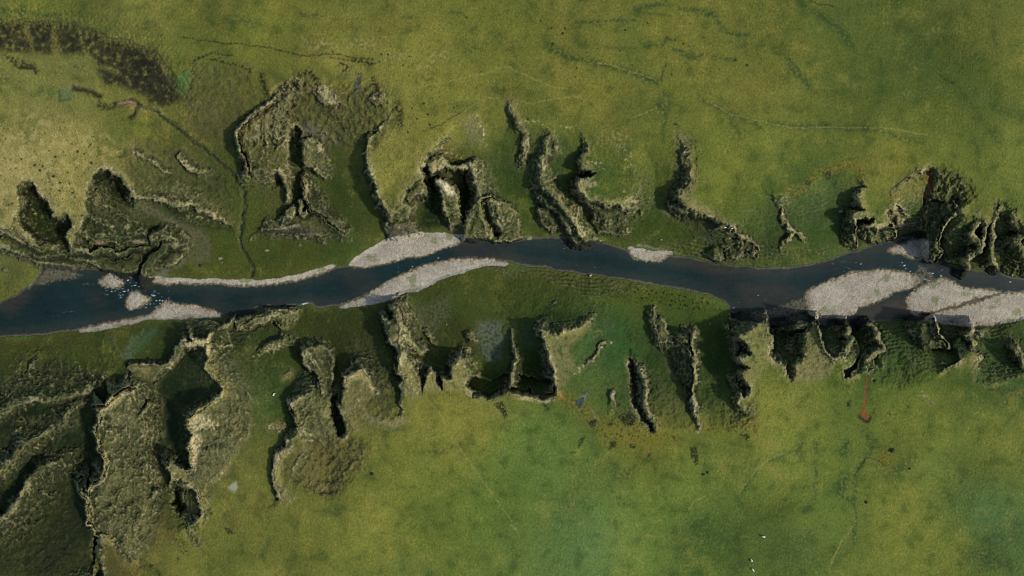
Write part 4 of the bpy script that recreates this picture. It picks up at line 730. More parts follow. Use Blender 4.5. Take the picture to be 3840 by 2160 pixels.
# dark drains and banks on the northern plateau
for c_, r_, txt, wd, a in ((2,0,"400,500 550,570 750,610 900,645 1050,680 1200,730 1330,780 1450,830",15,.75),(2,0,"640,215 800,226 1000,207 1120,200 1240,205",6,.7),(2,0,"1250,95 1400,55 1480,42 1560,36",12,.75),(2,0,"1340,130 1450,140 1600,150",6,.5),
        (2,0,"1680,88 1800,95 1930,105 2030,155 2100,250 2170,325 2290,355 2380,350",10,.7),(2,0,"1330,465 1420,465 1510,450 1560,380",8,.7),(2,0,"950,480 1100,490 1250,478",6,.5),(2,0,"1625,488 1690,505 1740,560 1850,590 1900,560 1945,550",9,.75),(2,0,"2020,580 2150,590 2240,610",7,.5),
        (2,0,"1500,820 1520,720 1545,660",8,.6),(2,0,"1480,1040 1530,1100 1570,1050",22,.7),(2,0,"1550,1130 1540,1250 1510,1420",10,.5),(2,0,"1130,1230 1210,1190 1330,1150 1450,1080",9,.5),
        (2,0,"1870,970 1960,1020 2050,1070 2120,1110 2250,1160 2400,1220 2500,1280",12,.55),(2,0,"2200,1210 2270,1310 2300,1380",12,.5),(3,0,"0,1235 120,1255 300,1270 480,1270 640,1265 760,1290 1000,1290 1200,1340 1400,1400 1550,1430",12,.6),
        (3,0,"550,165 640,240 700,270 760,350 810,430 850,490",17,.7),(3,0,"300,0 400,90 530,150",18,.5),(3,0,"215,585 270,640 320,720",7,.6),(3,0,"200,620 240,700 310,760 370,820 410,880",13,.7),(3,0,"60,480 120,540",16,.5),(3,0,"2290,1070 2400,1150 2576,1170",26,.5),(3,0,"2080,560 2160,630",12,.5),(3,0,"1700,700 1800,790 1900,880 2000,980 2100,1090",14,.3),
        (3,0,"900,60 1100,25 1300,30",20,.35),(3,0,"1550,860 1560,960",26,.3),(3,0,"1200,940 1100,1040",24,.3),(3,0,"2250,1340 2300,1370",22,.4),(3,0,"1500,400 1750,350",60,.3),(3,0,"1350,640 1550,600",50,.3),
        (1,0,"440,150 520,160 600,140",12,.55),(1,0,"1460,160 1560,165 1600,180",10,.55),(1,0,"1950,130 2090,135",9,.5),(1,0,"2100,530 2250,450 2400,370 2500,345",16,.35),(1,0,"1680,790 1720,820 1760,800",8,.5),(1,0,"1460,960 1400,980 1420,900",10,.35),
        (0,0,"0,95 200,120 400,145 560,155",11,.65),(0,0,"225,75 230,160 240,240",15,.65),(0,0,"2300,190 2470,200 2540,260",18,.5),(0,0,"1200,300 1550,250",30,.3),(0,0,"-20,740 60,800",26,.5),(0,0,"550,200 570,170",10,.4),
        (3,3,"0,300 60,250 180,210 290,200 350,120",9,.6),(3,3,"485,400 480,500 465,600 460,700 370,820",11,.55),(3,3,"790,100 780,150 750,200",16,.75),(3,3,"780,460 740,530 730,600",20,.8),(3,3,"770,650 820,690",11,.75),(3,3,"1000,240 950,320 890,400 870,500 870,640 870,760 880,900 860,1000 865,1090",10,.7),(3,3,"1010,40 1060,100 1030,180",22,.6),(3,3,"480,100 490,190",16,.6),
        (3,3,"1450,260 1300,380 1180,460",26,.5),(3,3,"2500,960 2380,1000 2250,1130 2200,1250",45,.4),(3,3,"1780,600 1850,720",22,.45),(3,3,"2576,1400 2350,1330 2100,1240 1950,1180",20,.4),(3,3,"100,1200 300,1150 480,1330 200,1400",50,.4),(3,3,"400,1040 450,1060",24,.4),(3,3,"640,1340 800,1200 860,1100",14,.35),
        (2,3,"1010,330 1050,450 1100,430",26,.45),(2,3,"1150,440 1200,370 1240,335",8,.6),(2,3,"1080,660 1060,640",8,.6),(2,3,"970,500 1000,560 1080,660",8,.4),(2,3,"1100,720 1200,730",16,.5),(2,3,"2300,620 2370,530 2390,470",10,.45),(2,3,"1880,900 2100,950 2300,1000",45,.35),(2,3,"1850,1050 2200,1150",40,.35),(2,3,"1700,1170 1740,1150",20,.4),(2,3,"2220,1380 2300,1330",26,.45),
        (1,3,"1600,210 1850,210 1980,150",9,.4),(1,3,"700,800 840,830",14,.3),(1,3,"60,1250 120,1150 150,1090",14,.5),(1,3,"1870,1040 2000,1060",26,.2)):
    stroke(T(c_, r_, txt), wd, DARKG, a, .35, 12)
for q, a in ((T(1,3,"1400,1300 1750,1280 1700,1449 1350,1449"), .3), (T(2,3,"450,950 900,1000 950,1200 700,1280 450,1200"), .3), (T(2,3,"700,1200 950,1250 900,1449 650,1449"), .3), (T(3,3,"1950,500 2200,650 2400,900 2500,1000 2400,1100 2100,1000 1800,700"), .25)):
    patch(q, lin(86, 118, 76), a * .6, 60, .4, 40, 94)
# thin sheep tracks and tread lines
for c_, r_, txt in ((1,0,"1680,862 1880,835 2100,785 2300,735 2480,680 2576,670"),(2,0,"0,690 100,740 200,785 320,835 430,880 550,910"),(2,0,"870,620 1000,655 1120,690 1230,730 1340,770 1440,810"),(2,0,"2000,1040 2200,1145 2400,1195 2576,1240"),(3,0,"0,1245 200,1280 400,1285 650,1275 1000,1282 1300,1298 1450,1335 1600,1362"),
        (1,0,"1650,1330 1850,1262 1960,1200 2080,1120 2200,1050 2320,990 2450,985"),(2,0,"50,1020 200,1040 360,1010 500,985 690,975"),(2,0,"1220,1180 1330,1145 1450,1090"),(1,3,"1700,80 1950,20 2150,300 2300,520 2430,700 2576,900"),(2,3,"2576,290 2480,360 2400,460 2280,600"),(3,3,"0,280 80,240 200,205"),(3,3,"860,760 870,920 700,1180 600,1400"),(2,3,"1780,780 1830,700 1950,640"),(2,3,"0,930 80,1060"),(1,2,"1700,1080 1850,1270 1950,1449"),(3,1,"1130,190 1140,300 1090,400"),(2,1,"1480,880 1380,960")):
    stroke(T(c_, r_, txt), 2.6, LITE, .55, .2, 8)
for c_, r_, txt, wd in ((1,0,"0,465 150,480 300,520 400,550 500,567 620,552 720,540 830,548 930,570 1030,582 1100,590 1170,605",3.6),(1,0,"740,580 930,608 1060,620 1190,642",3.4),(0,0,"1830,370 1930,390 2000,415 2050,405 2190,430 2250,442 2400,440 2500,470 2576,465",3.0),(0,0,"1940,620 2050,570 2150,530 2250,547 2340,556",4.2),(0,0,"1760,795 1830,735 1880,690",3),
        (1,0,"1660,1330 1860,1255 1980,1185 2060,1130",3.0),(0,1,"2430,30 2400,120 2405,200 2420,260",2.6),(3,0,"430,10 520,40 600,50 660,75",3.5),(3,0,"1690,720 1750,770 1840,835 1880,830",2.2),(3,3,"1010,265 1100,295 1170,345",2.2),(3,3,"980,270 900,380",2.6),(0,3,"1370,1440 1400,1370 1480,1330",2.6),(2,2,"1180,620 1190,740 1240,660",3),(1,1,"1060,700 1100,690",3)):
    stroke(T(c_, r_, txt), wd, PEAT, .8, .25, 8)
stroke(T(0,1,"950,100 1000,200"), 1, LITE, .0)
for pts, a in ROUGH: patch(pts, lin(84, 78, 46), .5, 40, .3, 24, 108)
patch(T(2,2,"310,420 480,480 640,400 820,290 830,340 640,540 580,640 660,800 600,900 500,1050 430,1040 440,900 380,730"), lin(116, 110, 66), .8, 14, .12, 20, 109)
for c_, r_, txt in ((2,2,"2290,480 2460,380 2560,360 2640,560 2620,700 2500,900 2400,1000 2300,870 2390,690"), (3,2,"380,470 480,310 500,420 600,700 660,760 500,900 300,900 370,720"), (1,2,"1990,800 2040,710 2080,740 2130,920 2130,1050 1900,1040 1880,910 1960,910"), (1,2,"1700,900 1750,850 1860,1040 1690,1060"), (0,2,"1890,440 2000,530 2130,450 2130,600 2100,700 2060,600 1850,580")):
    patch(T(c_, r_, txt), lin(130, 124, 70), .75, 14, .15, 20, 110)
# heather scarp, upper left
SCARP = T(0,0,"-60,205 140,240 250,215 500,212 590,225 760,240 830,280 960,320 1100,400 1300,440 1450,470 1560,520 1640,600 1700,720 1760,800 1870,985 1780,1030 1650,1060 1500,1045 1480,960 1330,920 1200,865 1050,860 1000,740 960,650 940,560 850,510 830,545 620,540 580,460 520,540 380,545 300,540 200,520 -60,505")
patch(SCARP, HEATH, .9, 15, .12, 20, 95)
patch(SCARP, PEAT, .75, 18, .42, 30, 96)
patch(T(0,0,"1350,560 1560,560 1700,760 1850,985 1650,1060 1450,900 1250,800"), PEAT, .7, 18, .3, 16, 97)
stroke(T(0,0,"-60,215 250,240 520,240 760,262 900,310 1100,410 1300,455 1450,490 1560,545 1630,620 1690,740"), 16, lin(104, 100, 48), .75, .9, 9, 98)
for txt, wd in (("262,240 290,400 330,530 400,560",9),("545,200 550,400 560,560 520,620",14),("790,260 810,340 828,440 850,520",8),("960,650 1100,700 1200,740",10)):
    stroke(T(0,0,txt), wd, lin(104, 98, 48), .85, .3, 9)
patch(T(0,0,"15,535 250,600 360,640 375,745 350,690 210,682 100,650"), HEATH, .9, 8, .35, 14, 99)
stroke(T(0,0,"200,680 340,690 365,745"), 6, PEAT, .9)
patch(T(0,0,"700,640 860,660 870,730 720,700"), HEATH, .7, 8, .5, 10)
patch(T(0,0,"870,900 1100,900 1200,930 1500,960 1500,1040 1000,1050"), YEL, .4, 20, .5)
stroke(T(0,0,"740,885 850,910 950,945 1000,970"), 9, PEAT, .9)
stroke(T(0,0,"1000,1050 1080,1080 1160,1055"), 9, HEATH, .85, .4); stroke(T(0,0,"1160,1050 1240,1015 1310,1000 1390,1050 1400,1090 1340,1150 1290,1175"), 6, PEAT, .9)
stroke(T(0,0,"1210,1040 1290,1030 1350,1045"), 8, lin(150, 118, 98), .9)
stroke(T(0,0,"600,920 600,1010 700,990"), 6, DARKG, .6); patch(T(0,0,"600,930 720,860 740,960 620,1000"), lin(74, 100, 66), .6, 14)
patch(T(0,0,"1760,790 1900,690 1940,800 1890,920 1850,980 1790,900"), lin(76, 104, 50), .75, 12)
for txt in ("1900,630 1950,610 2050,570", "2130,590 2210,600 2300,640 2400,665 2490,690 2520,720 2490,790", "1950,640 1945,770 1930,850 1900,900"):
    stroke(T(0,0,txt), 8, PEAT, .9, .8, 9)
patch(T(0,0,"1600,1050 1900,1000 2000,1250 1850,1300"), YEL, .35, 30, .5); patch(T(0,0,"1850,1000 2350,1100 2400,1300 1900,1250"), lin(100, 84, 62), .4, 40, .55)
stroke(BROOK, 5.2, lin(22, 32, 28), .92, .1, warp=0)
stroke([(x + 5, y - 3) for x, y in BROOK], 5, lin(52, 78, 40), .5, .4)
# dark crests above the massif right of the brook
for c_, r_, txt in ((1,0,"60,760 70,860 100,920"), (1,0,"400,840 450,760 530,730 590,800 610,850"), (1,0,"310,860 270,960 180,1060"), (1,0,"1180,790 1220,900 1240,960"), (1,0,"1430,1040 1450,1130 1440,1260")):
    stroke(T(c_, r_, txt), 14, PEAT, .9, .8, 11)
patch(T(1,0,"1000,740 1060,740 1070,880 1040,980 970,960 980,860"), lin(52, 54, 54), .9, 7, .15); stroke(T(1,0,"1010,950 1000,1080"), 16, lin(56, 66, 34), .5)
patch(T(1,0,"830,620 1000,640 980,760 880,740"), lin(120, 98, 78), .5, 22, .5); patch(T(1,0,"420,820 600,860 560,960 440,930"), lin(112, 88, 50), .5, 20, .4)
patch(T(1,0,"320,1240 440,1250 640,1290 800,1400 860,1449 600,1449 430,1400"), lin(120, 108, 88), .75, 24, .3)
patch(T(1,0,"500,1240 640,1280 560,1340 440,1300"), lin(86, 88, 78), .6, 16)
patch(T(1,0,"2060,1200 2180,1180 2260,1300 2270,1449 2180,1449"), lin(104, 98, 84), .6, 22, .3)
stroke(T(2,0,"0,980 10,1050"), 18, lin(96, 84, 40), .6, .5); stroke(T(1,0,"2470,890 2490,960"), 12, PEAT, .7, .7)
# scree, mud and sand
patch(T(0,1,"1330,560 1500,600 1750,740 1900,830 2030,840 2100,950 2140,1080 2120,1180 1980,1200 1900,1160 1930,1000 1850,880 1650,780 1450,680"), lin(98, 90, 66), .92, 14, .1)
patch(T(0,1,"930,1000 1000,960 1080,990 1000,1030"), lin(150, 132, 104), .8, 12); patch(T(0,1,"1290,975 1400,960 1470,975 1400,1000"), lin(150, 132, 104), .8, 10); patch(T(0,1,"760,1050 950,1070 900,1090"), lin(136, 120, 94), .6, 9); stroke(T(0,1,"1680,1015 1780,1020 1880,1010"), 6, lin(140, 116, 92), .8)
patch(T(0,1,"1560,1320 1640,1240 1800,1150 1880,1130 1860,1210 1700,1280 1650,1390 1560,1390"), lin(110, 106, 90), .7, 12)
patch(T(1,2,"1640,150 1950,80 1950,300 1800,420 1760,560 1680,420 1600,250"), lin(98, 92, 70), .75, 26, .35)
patch(T(1,2,"2230,330 2480,330 2500,500 2460,720 2350,760 2250,650"), lin(106, 106, 90), .9, 20, .2); patch(T(2,2,"80,420 280,400 300,560 200,640 90,560"), lin(62, 68, 52), .6, 24)
patch(T(1,2,"1450,240 1560,320 1640,440 1700,600 1620,560 1520,380"), lin(116, 108, 92), .8, 9, .2)
patch(T(1,2,"1150,200 1300,250 1250,560 1000,620 900,400"), lin(72, 68, 38), .5, 40, .3)
patch(T(1,1,"1020,860 1150,850 1100,1000 1000,960"), lin(98, 82, 58), .55, 26, .4); patch(T(1,1,"1950,810 2070,820 2080,890 1960,880"), lin(112, 104, 76), .8, 8)
patch(T(1,1,"1640,920 1760,910 1770,960 1680,985 1640,960"), lin(38, 52, 50), .9, 7)
patch(T(2,1,"2120,790 2210,790 2230,840 2300,890 2290,905 2210,865 2130,850"), lin(104, 96, 84), .95, 4); patch(T(2,1,"2050,835 2110,825 2110,850 2060,865"), lin(132, 104, 48), .7, 5)
patch(T(2,1,"2180,990 2280,960 2300,1010 2200,1030"), lin(176, 140, 104), .7, 7); patch(T(2,1,"1930,920 2030,930 2020,1000 1940,980"), lin(112, 104, 92), .8, 8); patch(T(2,1,"1500,640 1600,700 1580,750 1520,690"), lin(126, 112, 84), .7, 6)
patch(T(2,1,"120,925 190,920 190,975 130,970"), lin(140, 126, 104), .7, 5); stroke(T(2,1,"1250,1018 1380,1035 1500,1062 1700,1105"), 4, lin(140, 134, 108), .85, .15); stroke(T(2,1,"1250,1040 1450,1075 1700,1120 1900,1160"), 5, lin(80, 104, 44), .6)
patch(T(2,1,"0,1230 160,1250 250,1300 100,1350 -100,1330 -250,1260"), lin(124, 116, 90), .6, 18, .6, 8)
# fan of washed gravel, lower left
for txt, wd in (("1290,770 1240,690 1160,600 1140,510 1090,490",5),("1290,770 1300,680 1320,560 1340,490",10),("1300,740 1350,640 1420,560 1500,480 1560,430",12),("1250,690 1280,620 1310,560",8),("1330,560 1450,440",9)):
    stroke(T(0,2,txt), wd, lin(96, 104, 76), .75, .45, 8)
stroke(T(0,2,"1290,770 1295,1010"), 7, lin(24, 38, 32), .85); stroke(T(0,2,"1360,600 1450,540 1550,440"), 18, lin(48, 80, 50), .5)
dots(T(0,2,"640,540 700,540 700,580 640,580"), 6, 3, 5, DARKG, .8, 12)
# scrubby rims
for c_, r_, txt, wd in ((2,2,"-250,1120 -100,1060 0,1040 150,1080 330,1090 420,1075 480,1090",24),(2,2,"600,1150 700,1230 800,1310 950,1380 1100,1400 1300,1420",34),(2,3,"950,40 1150,50 1350,40 1500,30",30),(2,3,"1380,60 1370,180",14),(3,1,"215,470 300,480 400,410 490,320 560,270 650,240 780,200 900,230",22),(3,1,"1280,560 1400,470 1500,420 1570,330",26),(2,0,"0,1000 30,1090",14),(2,2,"1850,1380 2200,1400 2400,1380",30),(3,3,"1150,280 1200,200 1230,320",18),(3,1,"900,250 980,330 960,420",12)):
    stroke(T(c_, r_, txt), wd, YEL, .75, .5, 12, 101); stroke(T(c_, r_, txt), wd * .8, PEAT, .75, 1.15, 9, 102)
for c_, r_, txt in ((2,2,"300,1160 350,1180 380,1220 330,1225"),(2,2,"350,1140 430,1100 410,1150"),(1,2,"2390,1150 2480,1130 2540,1290 2500,1320 2440,1220"),(2,3,"700,60 740,40 730,80 690,150 665,160 680,90"),(2,3,"580,200 640,188 640,205 590,218"),(2,3,"975,110 1040,90 1030,150 975,190"),(2,3,"1170,120 1230,120 1230,165 1180,160"),(2,3,"1790,150 1860,160 1870,230 1880,320 1850,335 1810,270"),(2,3,"1370,215 1400,210 1390,250 1370,245"),(2,3,"1620,50 1645,45 1640,85 1620,80"),(2,2,"960,1380 1020,1330 1010,1400"),(2,2,"750,1340 850,1310 830,1390 790,1400"),(2,2,"1060,1290 1180,1230 1270,1310 1230,1390 1130,1380"),(2,3,"2280,20 2400,10 2390,80 2360,90"),(3,1,"560,270 610,260 635,320 590,395 565,330"),(3,1,"375,360 440,370 420,430 370,400"),(3,1,"230,500 270,490 260,520"),
        (3,2,"800,1150 835,1130 830,1200 795,1200"),(3,2,"1210,1250 1250,1270 1240,1290"),(3,2,"1260,1270 1300,1275 1290,1290"),(3,2,"1390,1180 1420,1190 1410,1210"),(2,0,"1630,1260 1660,1245 1690,1270 1690,1300 1655,1305 1680,1280 1640,1268"),(2,0,"1715,1350 1740,1345 1725,1380 1850,1420 1820,1449 1740,1420"),(0,3,"1500,1330 1540,1330 1530,1380 1500,1360"),(0,3,"1540,1370 1620,1430 1600,1445"),(0,3,"1770,1280 1800,1240 1790,1320"),(3,1,"2090,1080 2100,1090 2095,1100"),(3,2,"2400,1130 2420,1150 2390,1190"),(0,3,"2240,960 2330,980 2360,1020 2290,1030"),(2,2,"1050,1160 1100,1170 1080,1220")):
    patch(T(c_, r_, txt), PEAT, .92, 5, .12, 8)
for c_, r_, txt, a in ((3,2,"770,880 900,860 880,1000 800,1060 750,980",.6),(3,2,"1000,960 1080,1100 1150,1260 1060,1280 1010,1100",.65),(3,2,"2150,1000 2400,980 2576,1020 2576,1100 2300,1080",.65),(3,2,"2250,1080 2450,1120 2400,1200 2280,1160",.4),(2,2,"2200,1180 2420,1150 2480,1300 2400,1420 2200,1400 2150,1300",.55),(2,1,"1650,60 1820,60 1830,460 1700,470 1650,350",.5),(2,1,"1910,330 1990,350 2010,440 1980,450 1940,390",.7),(3,1,"1500,250 1720,260 1730,330 1570,340",.8),(3,1,"1700,250 1850,230 1990,330 2060,440 2110,480 1990,580 1850,600 1620,590 1600,420",.75),(3,0,"800,1449 900,1400 1000,1449",.0),(3,1,"790,150 900,130 880,190",.5),(2,2,"1130,400 1350,400 1360,500 1250,580 1150,500",.55),(1,2,"1480,420 1560,520 1700,620 1640,440",.3),(3,1,"1280,500 1560,280 1540,360 1420,420",.5)):
    patch(T(c_, r_, txt), lin(52, 44, 32), a, 16, .5, 12, 103)
patch(T(1,3,"510,140 700,40 900,10 1000,70 1100,140 1100,250 1060,340 1000,450 900,520 820,610 700,630 590,620 500,580 380,490 300,430 320,300"), lin(96, 84, 50), .6, 18, .35, 22, 104)
patch(T(1,3,"900,60 1000,50 1110,130 1110,250 1060,350 980,330 920,250"), PEAT, .85, 10, .62, 12, 105)
stroke(T(1,3,"360,440 470,540 600,600 760,620 830,600"), 10, lin(46, 38, 32), .85, .8, 9); patch(T(1,3,"660,560 720,560 720,590 660,600"), lin(168, 128, 104), .6, 6, .3)
for c_, r_, txt in ((0,3,"1450,700 1700,850 1800,1000 1700,1150 1450,1200 1400,950"),(0,3,"2150,850 2500,900 2560,1000 2300,980"),(0,3,"1750,1050 1900,1100 1950,1150 1850,1200"),(1,3,"-100,600 150,650 200,850 0,900")):
    patch(T(c_, r_, txt), lin(98, 78, 48), .5, 40, .45, 18, 106)
stroke(T(0,3,"1760,1070 1850,1150 1880,1220 1830,1200"), 12, PEAT, .8, .9, 9)
stroke(T(0,3,"470,1390 560,1290 680,1160 770,1060"), 9, lin(26, 34, 24), .85, .4)
for c_, r_, txt in ((2,2,"620,1130 700,1090 740,1120 690,1195 660,1200"),(2,2,"705,1060 750,1030 780,1070 720,1105")):
    patch(T(c_, r_, txt), lin(46, 58, 66), .95, 5, .1)
patch(T(2,2,"690,1100 760,1040 800,1060 740,1150"), lin(140, 134, 112), .5, 6, .5, 8); patch(T(0,3,"2300,570 2370,490 2395,550 2350,600"), lin(136, 138, 108), .9, 5); patch(T(2,2,"780,1200 820,1230 860,1310 840,1310"), lin(130, 116, 88), .6, 6)
# rust red rills
RUST = lin(128, 60, 40)
for c_, r_, txt, wd in ((3,1,"1620,270 1612,330 1635,380 1638,420 1615,470 1595,540 1585,580",5.0),(3,1,"1650,280 1655,300",3),(3,2,"1000,900 985,960 978,1020 990,1080 985,1130 970,1180 960,1240",3.0)):
    stroke(T(c_, r_, txt), wd, RUST, .95)
patch(T(3,2,"960,1215 990,1240 1015,1290 1000,1330 950,1300 935,1260"), lin(140, 66, 42), .9, 6, .15, 6)
stroke(T(3,2,"920,1290 960,1335 1010,1340 1030,1300"), 6, PEAT, .9); stroke(T(3,2,"1080,820 1075,850 1030,880 1005,900"), 5, lin(30, 46, 30), .85); patch(T(3,2,"1005,690 1080,700 1080,820 1010,840 1000,760"), lin(46, 78, 44), .7, 12); patch(T(3,1,"1600,560 1640,270 1720,270 1720,600"), PEAT, .6, 14, .3)
stroke(T(3,1,"1615,275 1610,330 1636,380 1640,420 1618,470 1595,540"), 4.2, RUST, .95)
stroke(T(2,2,"1190,620 1190,740 1220,870 1232,1000 1245,1150 1320,1290 1390,1410"), 6, lin(24, 32, 22), .85); stroke(T(3,1,"2225,560 2215,700 2205,830"), 4, LITE, .4, .7); stroke(T(3,2,"2110,510 2200,550 2330,600"), 2.5, LITE, .6)
stroke(T(2,2,"480,1060 500,1090"), 8, lin(168, 110, 70), .8); stroke(T(1,1,"1385,690 1385,740"), 6, lin(176, 120, 66), .7); stroke(T(2,1,"1470,870 1360,950"), 2, LITE, .4)
for txt in ("2060,1245 2200,1290 2300,1260",):
    stroke(T(1,1,txt), 14, lin(70, 96, 42), .6, .8, 9)
stroke(T(1,2,"1400,170 1480,140 1560,60 1640,20"), 14, lin(34, 50, 26), .8, .5)
# lush banks along the water
bank = np.exp(-((rd - 9) / 9.0) ** 2) * (barmask < .3)
mixc(lin(64, 96, 38), .55 * bank * sstep(-.3, .3, n2))
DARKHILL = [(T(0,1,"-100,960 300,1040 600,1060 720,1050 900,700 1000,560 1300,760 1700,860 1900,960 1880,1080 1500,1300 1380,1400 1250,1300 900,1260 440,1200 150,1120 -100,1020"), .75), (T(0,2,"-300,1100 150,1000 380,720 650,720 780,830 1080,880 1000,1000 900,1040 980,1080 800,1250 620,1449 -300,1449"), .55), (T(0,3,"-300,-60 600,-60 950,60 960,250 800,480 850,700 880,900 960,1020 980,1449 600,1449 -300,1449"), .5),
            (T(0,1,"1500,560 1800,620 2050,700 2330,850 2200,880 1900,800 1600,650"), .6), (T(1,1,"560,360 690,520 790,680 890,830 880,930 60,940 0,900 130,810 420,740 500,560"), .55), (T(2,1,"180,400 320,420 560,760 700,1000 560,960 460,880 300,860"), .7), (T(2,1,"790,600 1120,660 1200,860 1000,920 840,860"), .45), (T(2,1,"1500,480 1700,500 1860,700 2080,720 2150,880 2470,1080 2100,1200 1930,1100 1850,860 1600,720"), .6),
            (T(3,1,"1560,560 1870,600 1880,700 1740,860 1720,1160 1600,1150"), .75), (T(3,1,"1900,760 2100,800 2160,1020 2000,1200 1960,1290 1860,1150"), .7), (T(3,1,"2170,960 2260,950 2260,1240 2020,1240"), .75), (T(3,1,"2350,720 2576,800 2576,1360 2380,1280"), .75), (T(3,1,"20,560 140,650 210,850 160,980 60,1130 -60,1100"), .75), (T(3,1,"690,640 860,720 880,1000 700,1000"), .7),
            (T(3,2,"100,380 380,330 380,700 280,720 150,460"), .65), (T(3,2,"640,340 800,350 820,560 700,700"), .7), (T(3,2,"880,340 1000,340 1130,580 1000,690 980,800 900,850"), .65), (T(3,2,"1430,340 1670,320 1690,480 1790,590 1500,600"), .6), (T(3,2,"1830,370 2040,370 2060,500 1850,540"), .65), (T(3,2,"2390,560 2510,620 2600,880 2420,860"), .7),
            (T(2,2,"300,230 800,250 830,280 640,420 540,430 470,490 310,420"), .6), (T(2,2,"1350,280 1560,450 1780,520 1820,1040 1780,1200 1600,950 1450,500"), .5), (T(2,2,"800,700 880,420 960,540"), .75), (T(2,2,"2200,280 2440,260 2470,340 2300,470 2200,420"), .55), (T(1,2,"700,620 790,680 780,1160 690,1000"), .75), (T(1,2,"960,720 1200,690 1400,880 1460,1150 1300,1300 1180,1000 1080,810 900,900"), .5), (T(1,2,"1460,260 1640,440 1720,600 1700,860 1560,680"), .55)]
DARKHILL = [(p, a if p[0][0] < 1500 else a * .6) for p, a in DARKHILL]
for pts, a in DARKHILL: patch(pts, lin(42, 50, 30), a, 22, .25, 16, 107)  # dark rock faces with their shade painted on
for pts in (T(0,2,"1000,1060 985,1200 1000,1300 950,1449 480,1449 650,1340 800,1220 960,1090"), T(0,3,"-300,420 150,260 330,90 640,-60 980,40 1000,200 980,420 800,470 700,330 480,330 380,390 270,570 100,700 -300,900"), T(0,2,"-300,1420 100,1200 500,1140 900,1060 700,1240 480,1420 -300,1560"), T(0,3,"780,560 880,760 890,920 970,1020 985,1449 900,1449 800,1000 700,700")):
    patch(pts, lin(28, 40, 26), .6, 40, .2, 30, 111)  # ravine shade painted as dark bands
for k, (pts, _) in enumerate(HOLLOWS): patch(pts, lin(38, 50, 26), .9 if k < 4 else .45, 24, .1)  # shade painted on the gully, cleft and alcove floors
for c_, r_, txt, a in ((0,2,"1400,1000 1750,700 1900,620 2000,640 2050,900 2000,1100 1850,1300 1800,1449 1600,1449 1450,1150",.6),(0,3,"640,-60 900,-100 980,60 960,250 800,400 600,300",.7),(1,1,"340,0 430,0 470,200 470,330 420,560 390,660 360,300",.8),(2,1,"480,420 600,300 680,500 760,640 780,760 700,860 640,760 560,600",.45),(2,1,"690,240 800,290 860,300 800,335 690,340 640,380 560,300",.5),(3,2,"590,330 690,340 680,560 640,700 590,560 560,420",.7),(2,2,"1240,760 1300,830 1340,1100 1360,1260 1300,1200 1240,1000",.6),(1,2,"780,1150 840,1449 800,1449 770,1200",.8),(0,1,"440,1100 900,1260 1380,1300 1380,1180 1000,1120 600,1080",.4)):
    patch(T(c_, r_, txt), lin(34, 48, 26), a, 26, .2)  # shadowed valley and cleft floors painted dark
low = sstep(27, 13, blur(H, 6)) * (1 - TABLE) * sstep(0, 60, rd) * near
COL = COL * (1 - low[..., None] * np.array([.34, .22, .26], np.float32) * (.75 + .25 * sstep(-.3, .3, n2))[..., None])  # valley shade: low ground painted darker
# ------------------------------------------------------------------ rock: by steepness and by convex edges
sl = slope_of(H); slb = blur(sl, 1)
streaks = ridged(PX, PY, 17, 111, 3)
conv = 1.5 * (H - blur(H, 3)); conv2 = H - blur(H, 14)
rise = sstep(0.5, 3.0, H - FLOOR)
rock = np.maximum(sstep(0.9, 1.9, slb + .4 * n2 + .3 * n3), 0.3 * sstep(.4, 1., slb))
rock = rock * near * sstep(-6, 4, rd + 4 * n3)
rub = blur(((OID > 0) & (grassy[OID] == 0)).astype(np.float32), 3) * near * (1 - .8 * rock) * .85
fine = H - blur(H, 2)
big = np.zeros(H.shape, np.float32)
for nm_ in ('largest mossy rock massif', 'long mossy rock spur', 'large grassy rock massif', 'wrinkled rock spur'):
    for k, t_ in enumerate(NAMES, 1):
        if nm_ in t_[1]: big = np.maximum(big, (OID == k).astype(np.float32))
big = blur(big, 4)[..., None]
form = sstep(.35, 1.05, blur(sl, 3) + .15 * n2)[..., None]
topc = lin(116, 110, 66) + (lin(96, 94, 58) - lin(116, 110, 66)) * big
rbase = topc + (lin(54, 58, 34) - topc) * form
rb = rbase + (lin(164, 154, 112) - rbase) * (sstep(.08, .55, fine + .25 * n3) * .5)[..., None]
rb = rb * (1 - .4 * sstep(.04, .4, -fine))[..., None]  # painted relief shading: pale bumps, dark creases
rb = rb + (lin(58, 68, 32) - rb) * (.4 * sstep(-.05, .35, fbm(PX, PY, 30, 119, 3) - .4 * conv))[..., None]
rb = rb * (1 + .25 * n4 + .15 * n3)[..., None]
rubs = np.zeros(H.shape, np.float32)
for pts, a in DARKHILL:
    w = window(pts, 40)
    rubs[w] = np.maximum(rubs[w], a * sstep(20, -20, sdist(VX[w], VY[w], pts)))
COL = COL + (rb * (1 - .62 * rubs)[..., None] - COL) * rub[..., None]  # rubble darkened too by the painted face shade
rk = lin(70, 70, 44) * (1 - sstep(-.1, .6, n2 + n1)[..., None] * .6) + lin(98, 88, 62) * (sstep(-.1, .6, n2 + n1)[..., None] * .6)
rk = rk + (lin(70, 84, 36) - rk) * (.65 * sstep(-.05, .45, fbm(PX, PY, 34, 113, 3)))[..., None]
rk = rk * (.74 + .5 * sstep(0.1, .95, streaks) + .35 * n4)[..., None]
strata = sstep(.3, .95, np.sin((H + .5 * n2) * 2 * np.pi / 1.7 + .6)) * sstep(-.3, .3, fbm(PX, PY, 40, 117, 3))
rk = rk + (lin(132, 124, 92) - rk) * (.5 * strata)[..., None]
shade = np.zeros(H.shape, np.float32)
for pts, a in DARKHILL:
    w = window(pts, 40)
    shade[w] = np.maximum(shade[w], a * sstep(20, -20, sdist(VX[w], VY[w], pts)))
